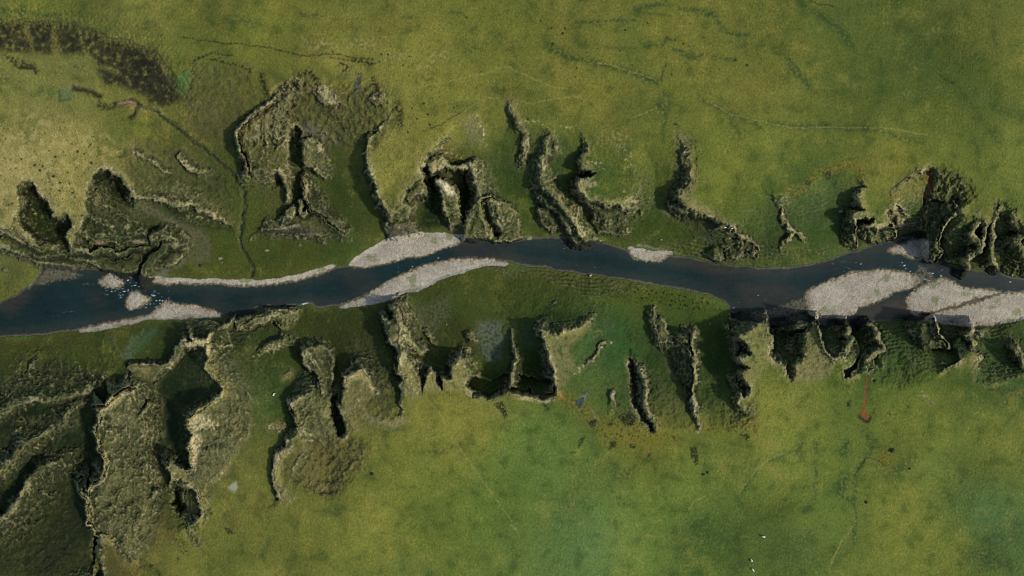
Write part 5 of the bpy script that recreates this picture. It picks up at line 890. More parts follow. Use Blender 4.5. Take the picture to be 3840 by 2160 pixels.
for pts, _ in HOLLOWS:
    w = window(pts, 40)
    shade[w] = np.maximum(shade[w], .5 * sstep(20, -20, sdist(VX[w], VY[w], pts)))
rk = 1.3 * rk * (1 - .1 * shade)[..., None] * (1 + .8 * np.clip(fine * 1.6, -.5, .9))[..., None]                # shade of sunless faces and hollows painted in; creases darker, bumps paler
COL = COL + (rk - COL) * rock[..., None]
# wrinkled turf on middling slopes
wr = sstep(.35, .8, slb) * (1 - rock)
COL = COL * (1 - wr * (.2 * sstep(.35, .8, streaks) - .04))[..., None]
# pale rock crests with sunlight painted in, shade painted into the clefts
tb = blur(TABLE.astype(np.float32), 13); stn = blur(rock, 8)
lip = TABLE * sstep(1.0, .62, tb) * sstep(.02, .2, stn)
mixc(lin(136, 126, 72), .72 * lip * sstep(-.35, .3, n2 + .6 * n3))
patchy = sstep(.0, .35, fbm(PX, PY, 80, 141, 3) + .35 * n3)
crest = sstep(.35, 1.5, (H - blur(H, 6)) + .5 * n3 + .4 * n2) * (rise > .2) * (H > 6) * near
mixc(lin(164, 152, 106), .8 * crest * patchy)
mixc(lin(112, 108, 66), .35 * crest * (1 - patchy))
shade_mul = np.zeros(H.shape, np.float32)                  # shade of the sunless faces and cleft floors, darkened into the colour
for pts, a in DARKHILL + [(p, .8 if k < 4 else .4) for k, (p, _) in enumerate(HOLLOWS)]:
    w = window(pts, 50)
    shade_mul[w] = np.maximum(shade_mul[w], a * sstep(18, -24, sdist(VX[w], VY[w], pts)))
COL = COL * (1 - shade_mul[..., None] * np.array([.52, .42, .46], np.float32))
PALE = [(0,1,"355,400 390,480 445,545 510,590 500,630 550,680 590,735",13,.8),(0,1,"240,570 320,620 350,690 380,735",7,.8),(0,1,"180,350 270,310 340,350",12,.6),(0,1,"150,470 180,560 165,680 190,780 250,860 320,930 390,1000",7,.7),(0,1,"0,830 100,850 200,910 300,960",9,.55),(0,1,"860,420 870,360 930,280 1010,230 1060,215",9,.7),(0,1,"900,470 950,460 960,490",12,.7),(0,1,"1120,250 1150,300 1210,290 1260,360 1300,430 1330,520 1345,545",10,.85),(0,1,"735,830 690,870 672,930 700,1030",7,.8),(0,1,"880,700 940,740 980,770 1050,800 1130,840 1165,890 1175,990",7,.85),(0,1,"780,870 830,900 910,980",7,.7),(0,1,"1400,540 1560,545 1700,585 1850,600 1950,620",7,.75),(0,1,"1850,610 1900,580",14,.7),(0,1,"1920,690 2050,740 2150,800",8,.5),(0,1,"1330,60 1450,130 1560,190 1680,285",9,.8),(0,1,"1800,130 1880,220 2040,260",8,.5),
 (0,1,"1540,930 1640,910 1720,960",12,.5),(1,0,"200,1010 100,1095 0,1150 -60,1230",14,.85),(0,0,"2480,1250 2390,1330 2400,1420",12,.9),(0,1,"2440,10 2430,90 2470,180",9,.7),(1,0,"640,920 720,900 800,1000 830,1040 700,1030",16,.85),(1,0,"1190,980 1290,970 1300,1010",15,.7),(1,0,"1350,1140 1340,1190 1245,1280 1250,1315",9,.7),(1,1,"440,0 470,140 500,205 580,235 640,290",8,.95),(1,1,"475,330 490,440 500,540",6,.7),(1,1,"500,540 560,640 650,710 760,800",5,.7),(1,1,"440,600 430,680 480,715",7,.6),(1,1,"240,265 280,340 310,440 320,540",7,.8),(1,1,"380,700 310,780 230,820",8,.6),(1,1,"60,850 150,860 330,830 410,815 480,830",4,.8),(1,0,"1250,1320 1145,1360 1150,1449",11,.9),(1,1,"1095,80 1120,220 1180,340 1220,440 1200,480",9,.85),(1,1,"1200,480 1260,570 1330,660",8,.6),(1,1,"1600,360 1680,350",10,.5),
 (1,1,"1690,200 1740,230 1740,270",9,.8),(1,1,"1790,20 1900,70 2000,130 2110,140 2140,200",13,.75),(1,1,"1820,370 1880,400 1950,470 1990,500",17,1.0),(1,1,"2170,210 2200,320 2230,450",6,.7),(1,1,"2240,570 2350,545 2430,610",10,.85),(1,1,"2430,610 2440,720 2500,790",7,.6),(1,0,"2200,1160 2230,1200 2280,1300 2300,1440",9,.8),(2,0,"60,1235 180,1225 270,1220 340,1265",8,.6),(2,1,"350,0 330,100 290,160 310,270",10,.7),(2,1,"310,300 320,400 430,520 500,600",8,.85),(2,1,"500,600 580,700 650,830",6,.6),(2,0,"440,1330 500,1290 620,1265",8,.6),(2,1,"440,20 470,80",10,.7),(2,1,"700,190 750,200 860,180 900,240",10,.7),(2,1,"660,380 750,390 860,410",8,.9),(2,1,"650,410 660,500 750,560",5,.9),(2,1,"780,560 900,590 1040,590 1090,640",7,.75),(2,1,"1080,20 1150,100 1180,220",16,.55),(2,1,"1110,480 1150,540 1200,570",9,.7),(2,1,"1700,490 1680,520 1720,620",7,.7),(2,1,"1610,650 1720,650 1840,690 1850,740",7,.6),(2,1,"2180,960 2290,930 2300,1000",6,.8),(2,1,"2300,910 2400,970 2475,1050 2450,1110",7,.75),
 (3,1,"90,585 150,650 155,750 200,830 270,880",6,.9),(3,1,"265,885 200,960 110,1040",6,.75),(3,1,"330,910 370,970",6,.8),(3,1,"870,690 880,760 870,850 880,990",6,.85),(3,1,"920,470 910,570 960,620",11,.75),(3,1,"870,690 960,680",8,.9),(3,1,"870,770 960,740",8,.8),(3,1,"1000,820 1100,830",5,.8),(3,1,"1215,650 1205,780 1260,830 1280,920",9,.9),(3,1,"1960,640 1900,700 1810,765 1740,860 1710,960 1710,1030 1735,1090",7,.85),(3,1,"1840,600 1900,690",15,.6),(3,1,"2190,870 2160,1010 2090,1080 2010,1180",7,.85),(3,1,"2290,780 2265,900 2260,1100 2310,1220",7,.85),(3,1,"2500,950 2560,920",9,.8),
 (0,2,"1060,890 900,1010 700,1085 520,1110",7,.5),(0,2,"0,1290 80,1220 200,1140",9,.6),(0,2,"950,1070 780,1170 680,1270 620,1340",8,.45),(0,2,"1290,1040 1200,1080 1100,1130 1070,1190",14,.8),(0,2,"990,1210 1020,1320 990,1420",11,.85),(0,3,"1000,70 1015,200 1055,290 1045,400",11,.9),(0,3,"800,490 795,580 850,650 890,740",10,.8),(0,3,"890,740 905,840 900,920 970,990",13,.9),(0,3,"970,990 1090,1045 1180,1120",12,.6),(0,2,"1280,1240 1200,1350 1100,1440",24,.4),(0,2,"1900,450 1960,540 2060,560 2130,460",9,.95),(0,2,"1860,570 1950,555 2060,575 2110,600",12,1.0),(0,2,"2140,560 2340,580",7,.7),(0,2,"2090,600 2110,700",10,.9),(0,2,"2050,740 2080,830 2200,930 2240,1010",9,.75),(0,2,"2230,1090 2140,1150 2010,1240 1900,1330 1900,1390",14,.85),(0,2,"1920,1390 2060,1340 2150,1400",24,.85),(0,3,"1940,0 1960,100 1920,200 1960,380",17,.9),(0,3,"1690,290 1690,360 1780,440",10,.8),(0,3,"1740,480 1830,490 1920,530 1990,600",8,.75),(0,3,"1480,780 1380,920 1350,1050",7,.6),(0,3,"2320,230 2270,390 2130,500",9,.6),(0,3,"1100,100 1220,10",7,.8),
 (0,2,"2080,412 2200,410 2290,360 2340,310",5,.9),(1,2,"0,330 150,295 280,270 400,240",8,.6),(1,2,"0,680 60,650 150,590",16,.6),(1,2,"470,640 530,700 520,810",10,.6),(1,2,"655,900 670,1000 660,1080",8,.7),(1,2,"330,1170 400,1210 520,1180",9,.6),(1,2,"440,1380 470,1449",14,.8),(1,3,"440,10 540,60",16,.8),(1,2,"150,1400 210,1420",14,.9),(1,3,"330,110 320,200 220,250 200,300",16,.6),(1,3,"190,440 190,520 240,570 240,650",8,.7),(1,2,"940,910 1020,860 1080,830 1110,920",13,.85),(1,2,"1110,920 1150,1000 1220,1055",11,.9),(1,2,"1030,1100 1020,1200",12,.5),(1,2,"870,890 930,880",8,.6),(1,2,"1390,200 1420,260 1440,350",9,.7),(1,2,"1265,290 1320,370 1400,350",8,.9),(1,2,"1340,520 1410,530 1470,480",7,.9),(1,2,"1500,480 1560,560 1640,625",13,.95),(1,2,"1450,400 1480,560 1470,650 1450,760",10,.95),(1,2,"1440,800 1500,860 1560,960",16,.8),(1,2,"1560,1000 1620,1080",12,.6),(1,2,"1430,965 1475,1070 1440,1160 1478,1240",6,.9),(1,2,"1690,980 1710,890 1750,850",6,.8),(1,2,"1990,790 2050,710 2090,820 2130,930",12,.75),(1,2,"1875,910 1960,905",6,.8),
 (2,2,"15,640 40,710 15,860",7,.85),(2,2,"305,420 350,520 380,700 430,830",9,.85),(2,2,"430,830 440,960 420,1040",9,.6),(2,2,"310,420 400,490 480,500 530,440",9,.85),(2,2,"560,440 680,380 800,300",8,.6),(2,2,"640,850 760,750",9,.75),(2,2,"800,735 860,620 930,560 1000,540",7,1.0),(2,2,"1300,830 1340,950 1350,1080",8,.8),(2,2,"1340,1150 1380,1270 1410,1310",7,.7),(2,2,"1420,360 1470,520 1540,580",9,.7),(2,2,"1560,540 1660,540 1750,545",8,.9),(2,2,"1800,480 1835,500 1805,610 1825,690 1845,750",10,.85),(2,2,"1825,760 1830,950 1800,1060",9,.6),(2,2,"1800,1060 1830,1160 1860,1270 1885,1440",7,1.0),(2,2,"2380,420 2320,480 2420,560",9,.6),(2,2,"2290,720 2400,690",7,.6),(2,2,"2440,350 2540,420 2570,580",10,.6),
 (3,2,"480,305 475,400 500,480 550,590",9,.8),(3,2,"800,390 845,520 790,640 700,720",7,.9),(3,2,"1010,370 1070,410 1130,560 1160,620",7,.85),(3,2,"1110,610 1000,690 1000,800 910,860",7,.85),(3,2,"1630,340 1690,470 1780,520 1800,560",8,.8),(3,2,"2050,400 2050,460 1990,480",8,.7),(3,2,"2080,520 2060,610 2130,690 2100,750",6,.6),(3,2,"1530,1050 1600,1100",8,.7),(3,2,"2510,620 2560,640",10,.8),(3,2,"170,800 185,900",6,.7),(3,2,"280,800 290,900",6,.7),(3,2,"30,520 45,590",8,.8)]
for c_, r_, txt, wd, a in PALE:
    stroke(T(c_, r_, txt), wd * 1.1, lin(182, 170, 122), a, 1.25, 12, 144, warp=1)  # pale crest rock together with its painted sunlit edge
for c_, r_, txt, col, a in ((0,1,"930,1000 1000,960 1080,990 1000,1030",(150,132,104),.85),(0,1,"1290,975 1400,960 1470,975 1400,1000",(150,132,104),.85),(0,1,"760,1050 950,1070 900,1090",(136,120,94),.7),(0,1,"1690,1005 1780,1015 1880,1005 1780,1030",(140,118,92),.8),(0,1,"640,1075 720,1050 700,1080",(120,110,90),.6),
        (0,2,"1890,440 1950,515 2060,530 2115,450 2135,450 2120,540 2120,600 2110,700 2085,720 2065,610 1990,580 1900,598 1850,590 1845,560 1930,545",(178,164,116),.85),(0,2,"1890,1330 2000,1260 2060,1300 2160,1360 2140,1400 1960,1440 1900,1400",(178,164,116),.85),(0,3,"1935,0 2010,0 2040,90 1990,220 1965,390 1945,380 1930,230 1910,160",(184,168,126),.85),(0,2,"1080,1180 1130,1100 1240,1060 1250,1100 1160,1180 1100,1230 1050,1290 1010,1280 1000,1230",(168,156,108),.75),
        (1,1,"1815,345 1895,375 1950,425 2012,495 1985,520 1930,505 1870,450",(196,184,146),.95),(1,0,"610,880 700,860 780,960 850,1040 760,1050 700,990 630,960",(168,156,112),.7),(1,2,"930,890 1070,818 1120,890 1150,970 1240,1050 1200,1075 1130,1010 1080,900 980,920",(166,150,96),.8),(1,2,"1640,610 1540,560 1490,500 1440,560 1420,600 1390,590 1440,530 1340,530 1400,500 1420,300 1460,330 1480,450 1560,520",(168,156,104),.6),(2,1,"670,350 760,370 870,410 800,440 690,400",(150,136,100),.8),(2,1,"645,410 665,480 720,540 760,580 740,590 690,550 650,470",(128,116,92),.85),(2,2,"2190,430 2250,500 2290,590 2250,640 2200,480",(118,102,86),.85),(2,2,"2240,650 2290,740 2290,775 2250,770",(124,108,92),.85),(2,2,"2260,800 2310,900 2260,900",(112,100,84),.7),
        (3,2,"2100,450 2140,470 2120,500 2100,490",(170,160,120),.7),(1,1,"1290,830 1560,790 1620,870 1420,930 1340,930",(84,78,66),.7),(1,1,"130,860 420,815 700,860 560,930 200,900",(66,62,50),.6),(1,1,"140,850 330,838 420,812 430,826 300,862",(170,150,120),.8)):
    patch(T(c_, r_, txt), lin(*col), a, 7, .1, 9, 146)
for c_, r_, txt, wd, sp in ((3,1,"1620,270 1612,330 1635,380 1638,420 1615,470 1595,540 1585,580",4.6,.9),(3,2,"1000,900 985,960 978,1020 990,1080 985,1130 970,1180 960,1240",3.4,.75)):
    stroke(T(c_, r_, txt), wd, RUST * 1.15, .95, sp, 9, 145)
mixc(lin(26, 36, 19), .45 * sstep(.8, 2.2, -conv - .2 * n3) * near * (rd > 4))  # shade painted into concave feet and creases
# gravel, shoals and the river bed
peb = .86 + .28 * perlin(PX, PY, 4.5, 121) + .2 * nb + .18 * fbm(PX, PY, 60, 125, 2)
grav = lin(170, 161, 141) * peb[..., None]
tanedge = sstep(.35, .05, H)
grav = grav + (lin(160, 140, 104) * peb[..., None] - grav) * (.6 * tanedge)[..., None]
flow = fbm(PX * .35 + PY * .1, PY * 1.5 - PX * .1, 40, 127, 3)
grav = grav * (1 + .22 * flow + .16 * fbm(PX, PY, 130, 128, 2))[..., None] * (.62 + .38 * sstep(.02, .2, H))[..., None]
gm = barmask * sstep(-.06, .04, H + .05 * nb)
COL = COL + (grav - COL) * gm[..., None]
mixc(lin(96, 108, 54), gm * .6 * sstep(.22, .42, fbm(PX, PY, 70, 123, 3)) * (H > .3))
bedm = sstep(3, -3, rd) * (1 - gm)
COL = COL + (lin(104, 94, 66) * (.8 + .5 * n4)[..., None] - COL) * ((1 - gm) * sstep(-.10, .0, H) * sstep(4, -3, rd))[..., None]
stone = lin(120, 112, 88) * (.5 + .9 * sstep(0, .5, nb + n4 * .5))[..., None]
COL = COL + (lin(40, 42, 34) - COL) * (bedm)[..., None]
COL = COL + (stone - COL) * (shoal * sstep(-.02, .06, H) * sstep(10, 0, rd))[..., None]
COL = np.clip(COL, 0.004, 0.8).astype(np.float32)

rub2 = (.8 * sstep(-.1, .4, fbm(PX, PY, 26, 161, 3)))
for pts, col, a in ((T(1,0,"-40,1150 100,1090 300,870 380,790 480,830 420,950 320,1100 330,1240 200,1449 -120,1449") , (128,122,86), .75), (T(1,0,"480,840 800,900 1250,900 1300,1100 1200,1449 440,1449 350,1150"), (56,58,34), .5), (T(0,0,"1950,650 2500,700 2576,1000 2400,1449 1980,1400 1880,1000"), (58,58,32), .4),
                    (T(0,1,"1230,60 1500,-60 2300,300 2380,760 2000,620 1350,500"), (54,58,32), .55), (T(1,1,"0,0 330,0 330,640 120,700 0,500"), (66,68,36), .45), (T(1,1,"440,0 740,60 765,280 640,300"), (52,56,34), .4), (T(1,1,"520,340 700,520 890,830 880,920 700,780 540,600"), (40,46,30), .6), (T(2,1,"1640,40 1780,20 1780,460 1640,480"), (44,46,30), .5), (T(2,0,"0,1040 130,1440 60,1449 -40,1200"), (50,50,32), .4)):
    w = window(pts, 60)
    m = (a * sstep(30, -30, sdist(VX[w], VY[w], pts)) * (.25 + rub2[w]) * (1 - .8 * crest[w]))[..., None]
    COL[w] = COL[w] + (lin(*col) * (1 + .5 * n3[w] + .3 * n4[w])[..., None] - COL[w]) * m
for c_, r_, txt in ((1,0,"60,740 60,800 90,880 110,960"), (1,0,"390,850 440,770 530,720 590,790 610,850 600,900"), (1,0,"310,860 270,960 200,1060 150,1120"), (1,0,"1170,780 1210,880 1240,960"), (1,0,"1430,1040 1450,1130 1445,1260"), (1,0,"860,640 930,680 880,720"), (1,0,"1000,600 1150,640"), (1,0,"650,1060 760,1080 840,1060"), (1,0,"700,1130 830,1200 900,1300"), (0,1,"2440,60 2470,110"), (0,1,"2480,200 2460,280")):
    stroke(T(c_, r_, txt), 13, PEAT, .9, .7, 11, 162)
COL = np.clip(COL, 0.004, 0.8).astype(np.float32)
# ------------------------------------------------------------------ river surface colour and white water
WC = np.zeros((NY, NX, 4), np.float32)
wcol = np.broadcast_to(lin(26, 42, 40), (NY, NX, 3)).copy()
deep = sstep(-10, -60, rd)
wcol = wcol + (lin(52, 56, 48) - wcol) * (.5 * (1 - deep))[..., None]
wcol = wcol + (lin(104, 98, 74) - wcol) * (.8 * sstep(-.45, -.02, H + .1 * nb))[..., None]
wcol = wcol + (lin(62, 56, 48) - wcol) * (.3 * sstep(.1, .6, fbm(PX, PY, 190, 131, 2)))[..., None]
w = window(T(3,2,"800,150 1420,60 1420,300 860,320"), 60)
for pts, a in ((T(3,2,"860,220 1000,180 1300,100 1420,120 1420,270 1000,310 860,300"), .8), (T(2,1,"1600,1140 2100,1215 2576,1240 2576,1300 2000,1280 1600,1210"), .5), (T(3,2,"-300,-60 100,-40 380,60 100,200 -300,180"), .45), (T(0,2,"0,160 250,20 300,120 100,300"), .5), (T(1,1,"2300,1090 2576,1080 2576,1190 2400,1160"), .5)):
    w = window(pts, 60)
    m = (a * sstep(30, -30, sdist(VX[w], VY[w], pts)))[..., None]
    wcol[w] = wcol[w] + (lin(62, 56, 44) - wcol[w]) * m
ripple = fbm(PX * .5, PY * 1.4, 22, 151, 3)
wcol = wcol * (1 + .16 * n3 + .16 * n4 + .22 * ripple + .3 * fbm(PX, PY, 240, 152, 2))[..., None]
WC[..., :3] = wcol
foam = np.zeros((NY, NX), np.float32)
fn = fbm(PX * .45 + PY * .1, PY * 1.3, 9, 133, 2) + .45 * perlin(PX * .6, PY, 4.5, 134)
def froth(c_, r_, txt, wd, th):
    w = window(T(c_, r_, txt), wd * 3)
    d, _, _, _ = line_dist(PX[w], PY[w], T(c_, r_, txt))
    foam[w] = np.maximum(foam[w], np.exp(-(d / wd) ** 2) * sstep(th + .28, th + .5, fn[w]))
for a in ((0,1,"1260,1400 1300,1430 1370,1440",26,.12),(0,2,"1130,45 1230,35 1300,10 1370,-5",18,.14),(0,2,"1190,30 1230,35",9,-.1),(0,2,"1530,105 1580,120 1630,135",20,.02),(0,2,"1490,170 1560,150",14,.2),(0,2,"1640,65 1720,20",12,.2),(0,1,"1100,1290 1150,1310",10,.25),
          (3,1,"1480,1280 1560,1300 1640,1320 1720,1310",22,.14),(3,1,"1380,1210 1410,1250 1440,1270",14,.15),(3,1,"780,1220 800,1280",10,.2),(3,1,"680,1210 720,1220",8,.2),(3,1,"860,1205 940,1200",8,.25),(3,1,"1720,1160 1780,1180 1830,1195",9,.05),(3,1,"1450,900 1550,890",10,.2),(3,1,"2380,1360 2420,1390 2480,1440",9,.2),(3,2,"1440,10 1480,20",9,.1),
          (1,1,"1840,1140 1850,1180",7,.1),(1,1,"1530,1230 1570,1240",8,.1),(1,1,"1660,1240 1720,1200",9,.2),(1,1,"1440,1210 1440,1230",6,.1),(1,1,"2380,985 2420,992",5,-.2),(2,1,"520,925 550,935 560,950",10,.05),(2,1,"530,970 540,1060",9,.22),(2,1,"600,1100 700,1180 800,1180",30,.42),(2,1,"850,1200 920,1250 960,1330",40,.45),(1,2,"460,168 500,162 530,160",4,-.4),(1,1,"1400,1280 1420,1290",5,.2),(3,2,"50,150 250,200 400,180",40,.38),(2,2,"2250,170 2450,150 2576,200",40,.42)):
    froth(*a)
WC[..., 3] = np.clip(foam, 0, 1)
# ------------------------------------------------------------------ materials
def newmat(name):
    m = bpy.data.materials.new(name); m.use_nodes = True
    return m, m.node_tree.nodes, m.node_tree.links, m.node_tree.nodes['Principled BSDF']
def surface(name, sc1, sc2, amt, bump, dist, rough=.95, cells=False):
    m, N, L, P = newmat(name)
    P.inputs['Roughness'].default_value = rough; P.inputs['Specular IOR Level'].default_value = .12
    at = N.new('ShaderNodeAttribute'); at.attribute_name = 'tint'
    geo = N.new('ShaderNodeNewGeometry')
    n1_ = N.new('ShaderNodeTexNoise'); n1_.inputs['Scale'].default_value = sc1; n1_.inputs['Detail'].default_value = 4; n1_.inputs['Roughness'].default_value = .65
    L.new(geo.outputs['Position'], n1_.inputs['Vector'])
    if cells:
        n2_ = N.new('ShaderNodeTexVoronoi'); src = n2_.outputs['Distance']
    else:
        n2_ = N.new('ShaderNodeTexNoise'); n2_.inputs['Detail'].default_value = 3; src = n2_.outputs['Fac']
    n2_.inputs['Scale'].default_value = sc2
    L.new(geo.outputs['Position'], n2_.inputs['Vector'])
    add = N.new('ShaderNodeMath'); add.operation = 'ADD'; L.new(n1_.outputs['Fac'], add.inputs[0]); L.new(src, add.inputs[1])
    mr = N.new('ShaderNodeMapRange'); mr.inputs['From Min'].default_value = .55; mr.inputs['From Max'].default_value = 1.45
    mr.inputs['To Min'].default_value = 1 - amt; mr.inputs['To Max'].default_value = 1 + amt
    L.new(add.outputs[0], mr.inputs['Value'])
    mul = N.new('ShaderNodeVectorMath'); mul.operation = 'SCALE'; L.new(at.outputs['Color'], mul.inputs[0]); L.new(mr.outputs['Result'], mul.inputs['Scale'])
    L.new(mul.outputs['Vector'], P.inputs['Base Color'])
    b = N.new('ShaderNodeBump'); b.inputs['Strength'].default_value = bump; b.inputs['Distance'].default_value = dist
    L.new(add.outputs[0], b.inputs['Height']); L.new(b.outputs['Normal'], P.inputs['Normal'])
    return m
M_turf = surface('turf_ground', .8, 2.6, .38, .4, .4)
M_rock = surface('weathered_rock', .5, 2.0, .42, .5, .5)
M_gravel = surface('river_gravel', 1.6, 2.6, .32, .6, .25, .9, True)
m, N, L, P = newmat('river_water'); M_water = m
P.inputs['Roughness'].default_value = .14; P.inputs['IOR'].default_value = 1.33; P.inputs['Specular IOR Level'].default_value = .3
at = N.new('ShaderNodeAttribute'); at.attribute_name = 'tint'
mx = N.new('ShaderNodeMix'); mx.data_type = 'RGBA'; mx.inputs['B'].default_value = (.60, .64, .63, 1)
L.new(at.outputs['Color'], mx.inputs['A']); L.new(at.outputs['Alpha'], mx.inputs['Factor']); L.new(mx.outputs['Result'], P.inputs['Base Color'])
mr = N.new('ShaderNodeMapRange'); mr.inputs['To Min'].default_value = .14; mr.inputs['To Max'].default_value = .9; L.new(at.outputs['Alpha'], mr.inputs['Value']); L.new(mr.outputs['Result'], P.inputs['Roughness'])
geo = N.new('ShaderNodeNewGeometry'); nz = N.new('ShaderNodeTexNoise'); nz.inputs['Scale'].default_value = .7; nz.inputs['Detail'].default_value = 4
L.new(geo.outputs['Position'], nz.inputs['Vector']); b = N.new('ShaderNodeBump'); b.inputs['Strength'].default_value = .25; b.inputs['Distance'].default_value = .16
L.new(nz.outputs['Fac'], b.inputs['Height']); L.new(b.outputs['Normal'], P.inputs['Normal'])
def plain(name, c1, c2, sc, rough=.9, bump=.4):
    m, N, L, P = newmat(name)
    P.inputs['Roughness'].default_value = rough; P.inputs['Specular IOR Level'].default_value = .16
    tc = N.new('ShaderNodeTexCoord'); n = N.new('ShaderNodeTexNoise'); n.inputs['Scale'].default_value = sc; n.inputs['Detail'].default_value = 4
    L.new(tc.outputs['Object'], n.inputs['Vector'])
    r = N.new('ShaderNodeValToRGB'); r.color_ramp.elements[0].position = .3; r.color_ramp.elements[1].position = .7
    r.color_ramp.elements[0].color = (*[float(v) for v in c1], 1); r.color_ramp.elements[1].color = (*[float(v) for v in c2], 1)
    L.new(n.outputs['Fac'], r.inputs['Fac']); L.new(r.outputs['Color'], P.inputs['Base Color'])
    b = N.new('ShaderNodeBump'); b.inputs['Strength'].default_value = bump; b.inputs['Distance'].default_value = .1
    L.new(n.outputs['Fac'], b.inputs['Height']); L.new(b.outputs['Normal'], P.inputs['Normal'])
    return m
M_wool = plain('sheep_wool', (.62, .58, .48), (.80, .77, .68), 9)
M_face = plain('sheep_face', (.10, .08, .07), (.20, .17, .14), 6)
M_bpale = plain('pale_boulder', lin(96, 92, 66), lin(150, 142, 108), 2.2)
M_bmoss = plain('mossy_boulder', lin(54, 62, 36), lin(112, 110, 78), 2.0)
M_bdark = plain('dark_boulder', lin(34, 32, 30), lin(66, 62, 56), 2.0)
M_leaf = plain('shrub_leaves', lin(24, 40, 18), lin(56, 74, 32), 3.0)

# ------------------------------------------------------------------ split the relief into its objects
ids = OID.copy()
for _ in range(1):                           # remove specks: keep a rock only where it holds a small neighbourhood
    cleaned = np.zeros_like(ids)
    for k in range(1, len(NAMES) + 1):
        jj, ii = np.where(ids == k)
        if len(jj) == 0: continue
        s = (slice(max(jj.min() - 9, 0), jj.max() + 10), slice(max(ii.min() - 9, 0), ii.max() + 10))
        f = blur((ids[s] == k).astype(np.float32), 3) > .5
        left = f.copy(); best = []
        while left.any():                    # keep only the largest connected piece
            j0, i0 = np.argwhere(left)[0]
            todo = [(int(j0), int(i0))]; left[j0, i0] = False; got = []
            while todo:
                j, i = todo.pop(); got.append((j, i))
                for j2, i2 in ((j + 1, i), (j - 1, i), (j, i + 1), (j, i - 1)):
                    if 0 <= j2 < left.shape[0] and 0 <= i2 < left.shape[1] and left[j2, i2]:
                        left[j2, i2] = False; todo.append((j2, i2))
            if len(got) > len(best): best = got
        if best:
            bj, bi = np.array(best).T
            cleaned[s][bj, bi] = k
    ids = cleaned
ids = np.where((BID > 0) & (ids == 0) & (H > -.12), 1000 + BID, ids)
w = window(BROOK, 30)
dbr, _, _, _ = line_dist(VX[w], VY[w], BROOK)
ids[w] = np.where((dbr < 4.5) & (ids[w] == 0), 2000, ids[w])

GX, GY = ground_xy(PX.astype(np.float64), PY.astype(np.float64), H.astype(np.float64))  # relief shaped in image pixels, unprojected vertex by vertex
VERT = np.stack([GX, GY, H], -1).reshape(-1, 3).astype(np.float32)
idx = np.arange(NY * NX, dtype=np.int32).reshape(NY, NX)
QUADS = np.stack([idx[1:, :-1], idx[1:, 1:], idx[:-1, 1:], idx[:-1, :-1]], -1)     # counter-clockwise seen from above
QID = ids[:-1, :-1]
def grid_object(name, quads, verts, colour, mat):
    used, inv = np.unique(quads, return_inverse=True)
    inv = inv.reshape(-1).astype(np.int32)
    me = bpy.data.meshes.new(name)
    n = len(quads)
    me.vertices.add(len(used)); me.vertices.foreach_set('co', np.ascontiguousarray(verts[used]).ravel())
    me.loops.add(n * 4); me.loops.foreach_set('vertex_index', inv)
    me.polygons.add(n); me.polygons.foreach_set('loop_start', np.arange(0, n * 4, 4, dtype=np.int32))
    me.update(calc_edges=True)
    me.polygons.foreach_set('use_smooth', np.ones(n, bool))
    ca = me.color_attributes.new('tint', 'FLOAT_COLOR', 'POINT')
    c = colour.reshape(-1, colour.shape[-1])[used]
    if c.shape[1] == 3: c = np.concatenate([c, np.ones((len(c), 1), np.float32)], 1)
    ca.data.foreach_set('color', np.ascontiguousarray(c, dtype=np.float32).ravel())
    me.materials.append(mat)
    o = bpy.data.objects.new(name, me); C.objects.link(o)
    return o
def tag(o, label=None, cat=None, group=None, kind=None):
    if label: o['label'] = label
    if cat: o['category'] = cat
    if group: o['group'] = group
    if kind: o['kind'] = kind
    return o
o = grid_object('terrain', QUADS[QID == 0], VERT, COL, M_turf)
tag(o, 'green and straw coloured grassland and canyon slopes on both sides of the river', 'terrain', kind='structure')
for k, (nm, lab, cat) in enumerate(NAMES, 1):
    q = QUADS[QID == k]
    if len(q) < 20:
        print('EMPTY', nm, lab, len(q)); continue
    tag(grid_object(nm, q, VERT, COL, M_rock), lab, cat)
for k, (lab, _) in enumerate(BARS, 1):
    q = QUADS[QID == 1000 + k]
    if len(q): tag(grid_object('gravel_bar', q, VERT, COL, M_gravel), lab, 'gravel bar', kind='structure')
    else: print('EMPTY bar', lab)
q = QUADS[QID == 2000]
tag(grid_object('brook', q, VERT, COL, M_turf), 'narrow dark brook winding down the left hillside to the river', 'brook', kind='structure')
WH = np.zeros_like(H) + 0.0
WXx, WYy = ground_xy(PX.astype(np.float64), PY.astype(np.float64), 0.0)
WV = np.stack([WXx, WYy, WH], -1).reshape(-1, 3).astype(np.float32)
wet = (rd < 16)[:-1, :-1]
tag(grid_object('river', QUADS[wet], WV, WC, M_water), 'dark blue grey river winding through the canyon', 'river', kind='structure')

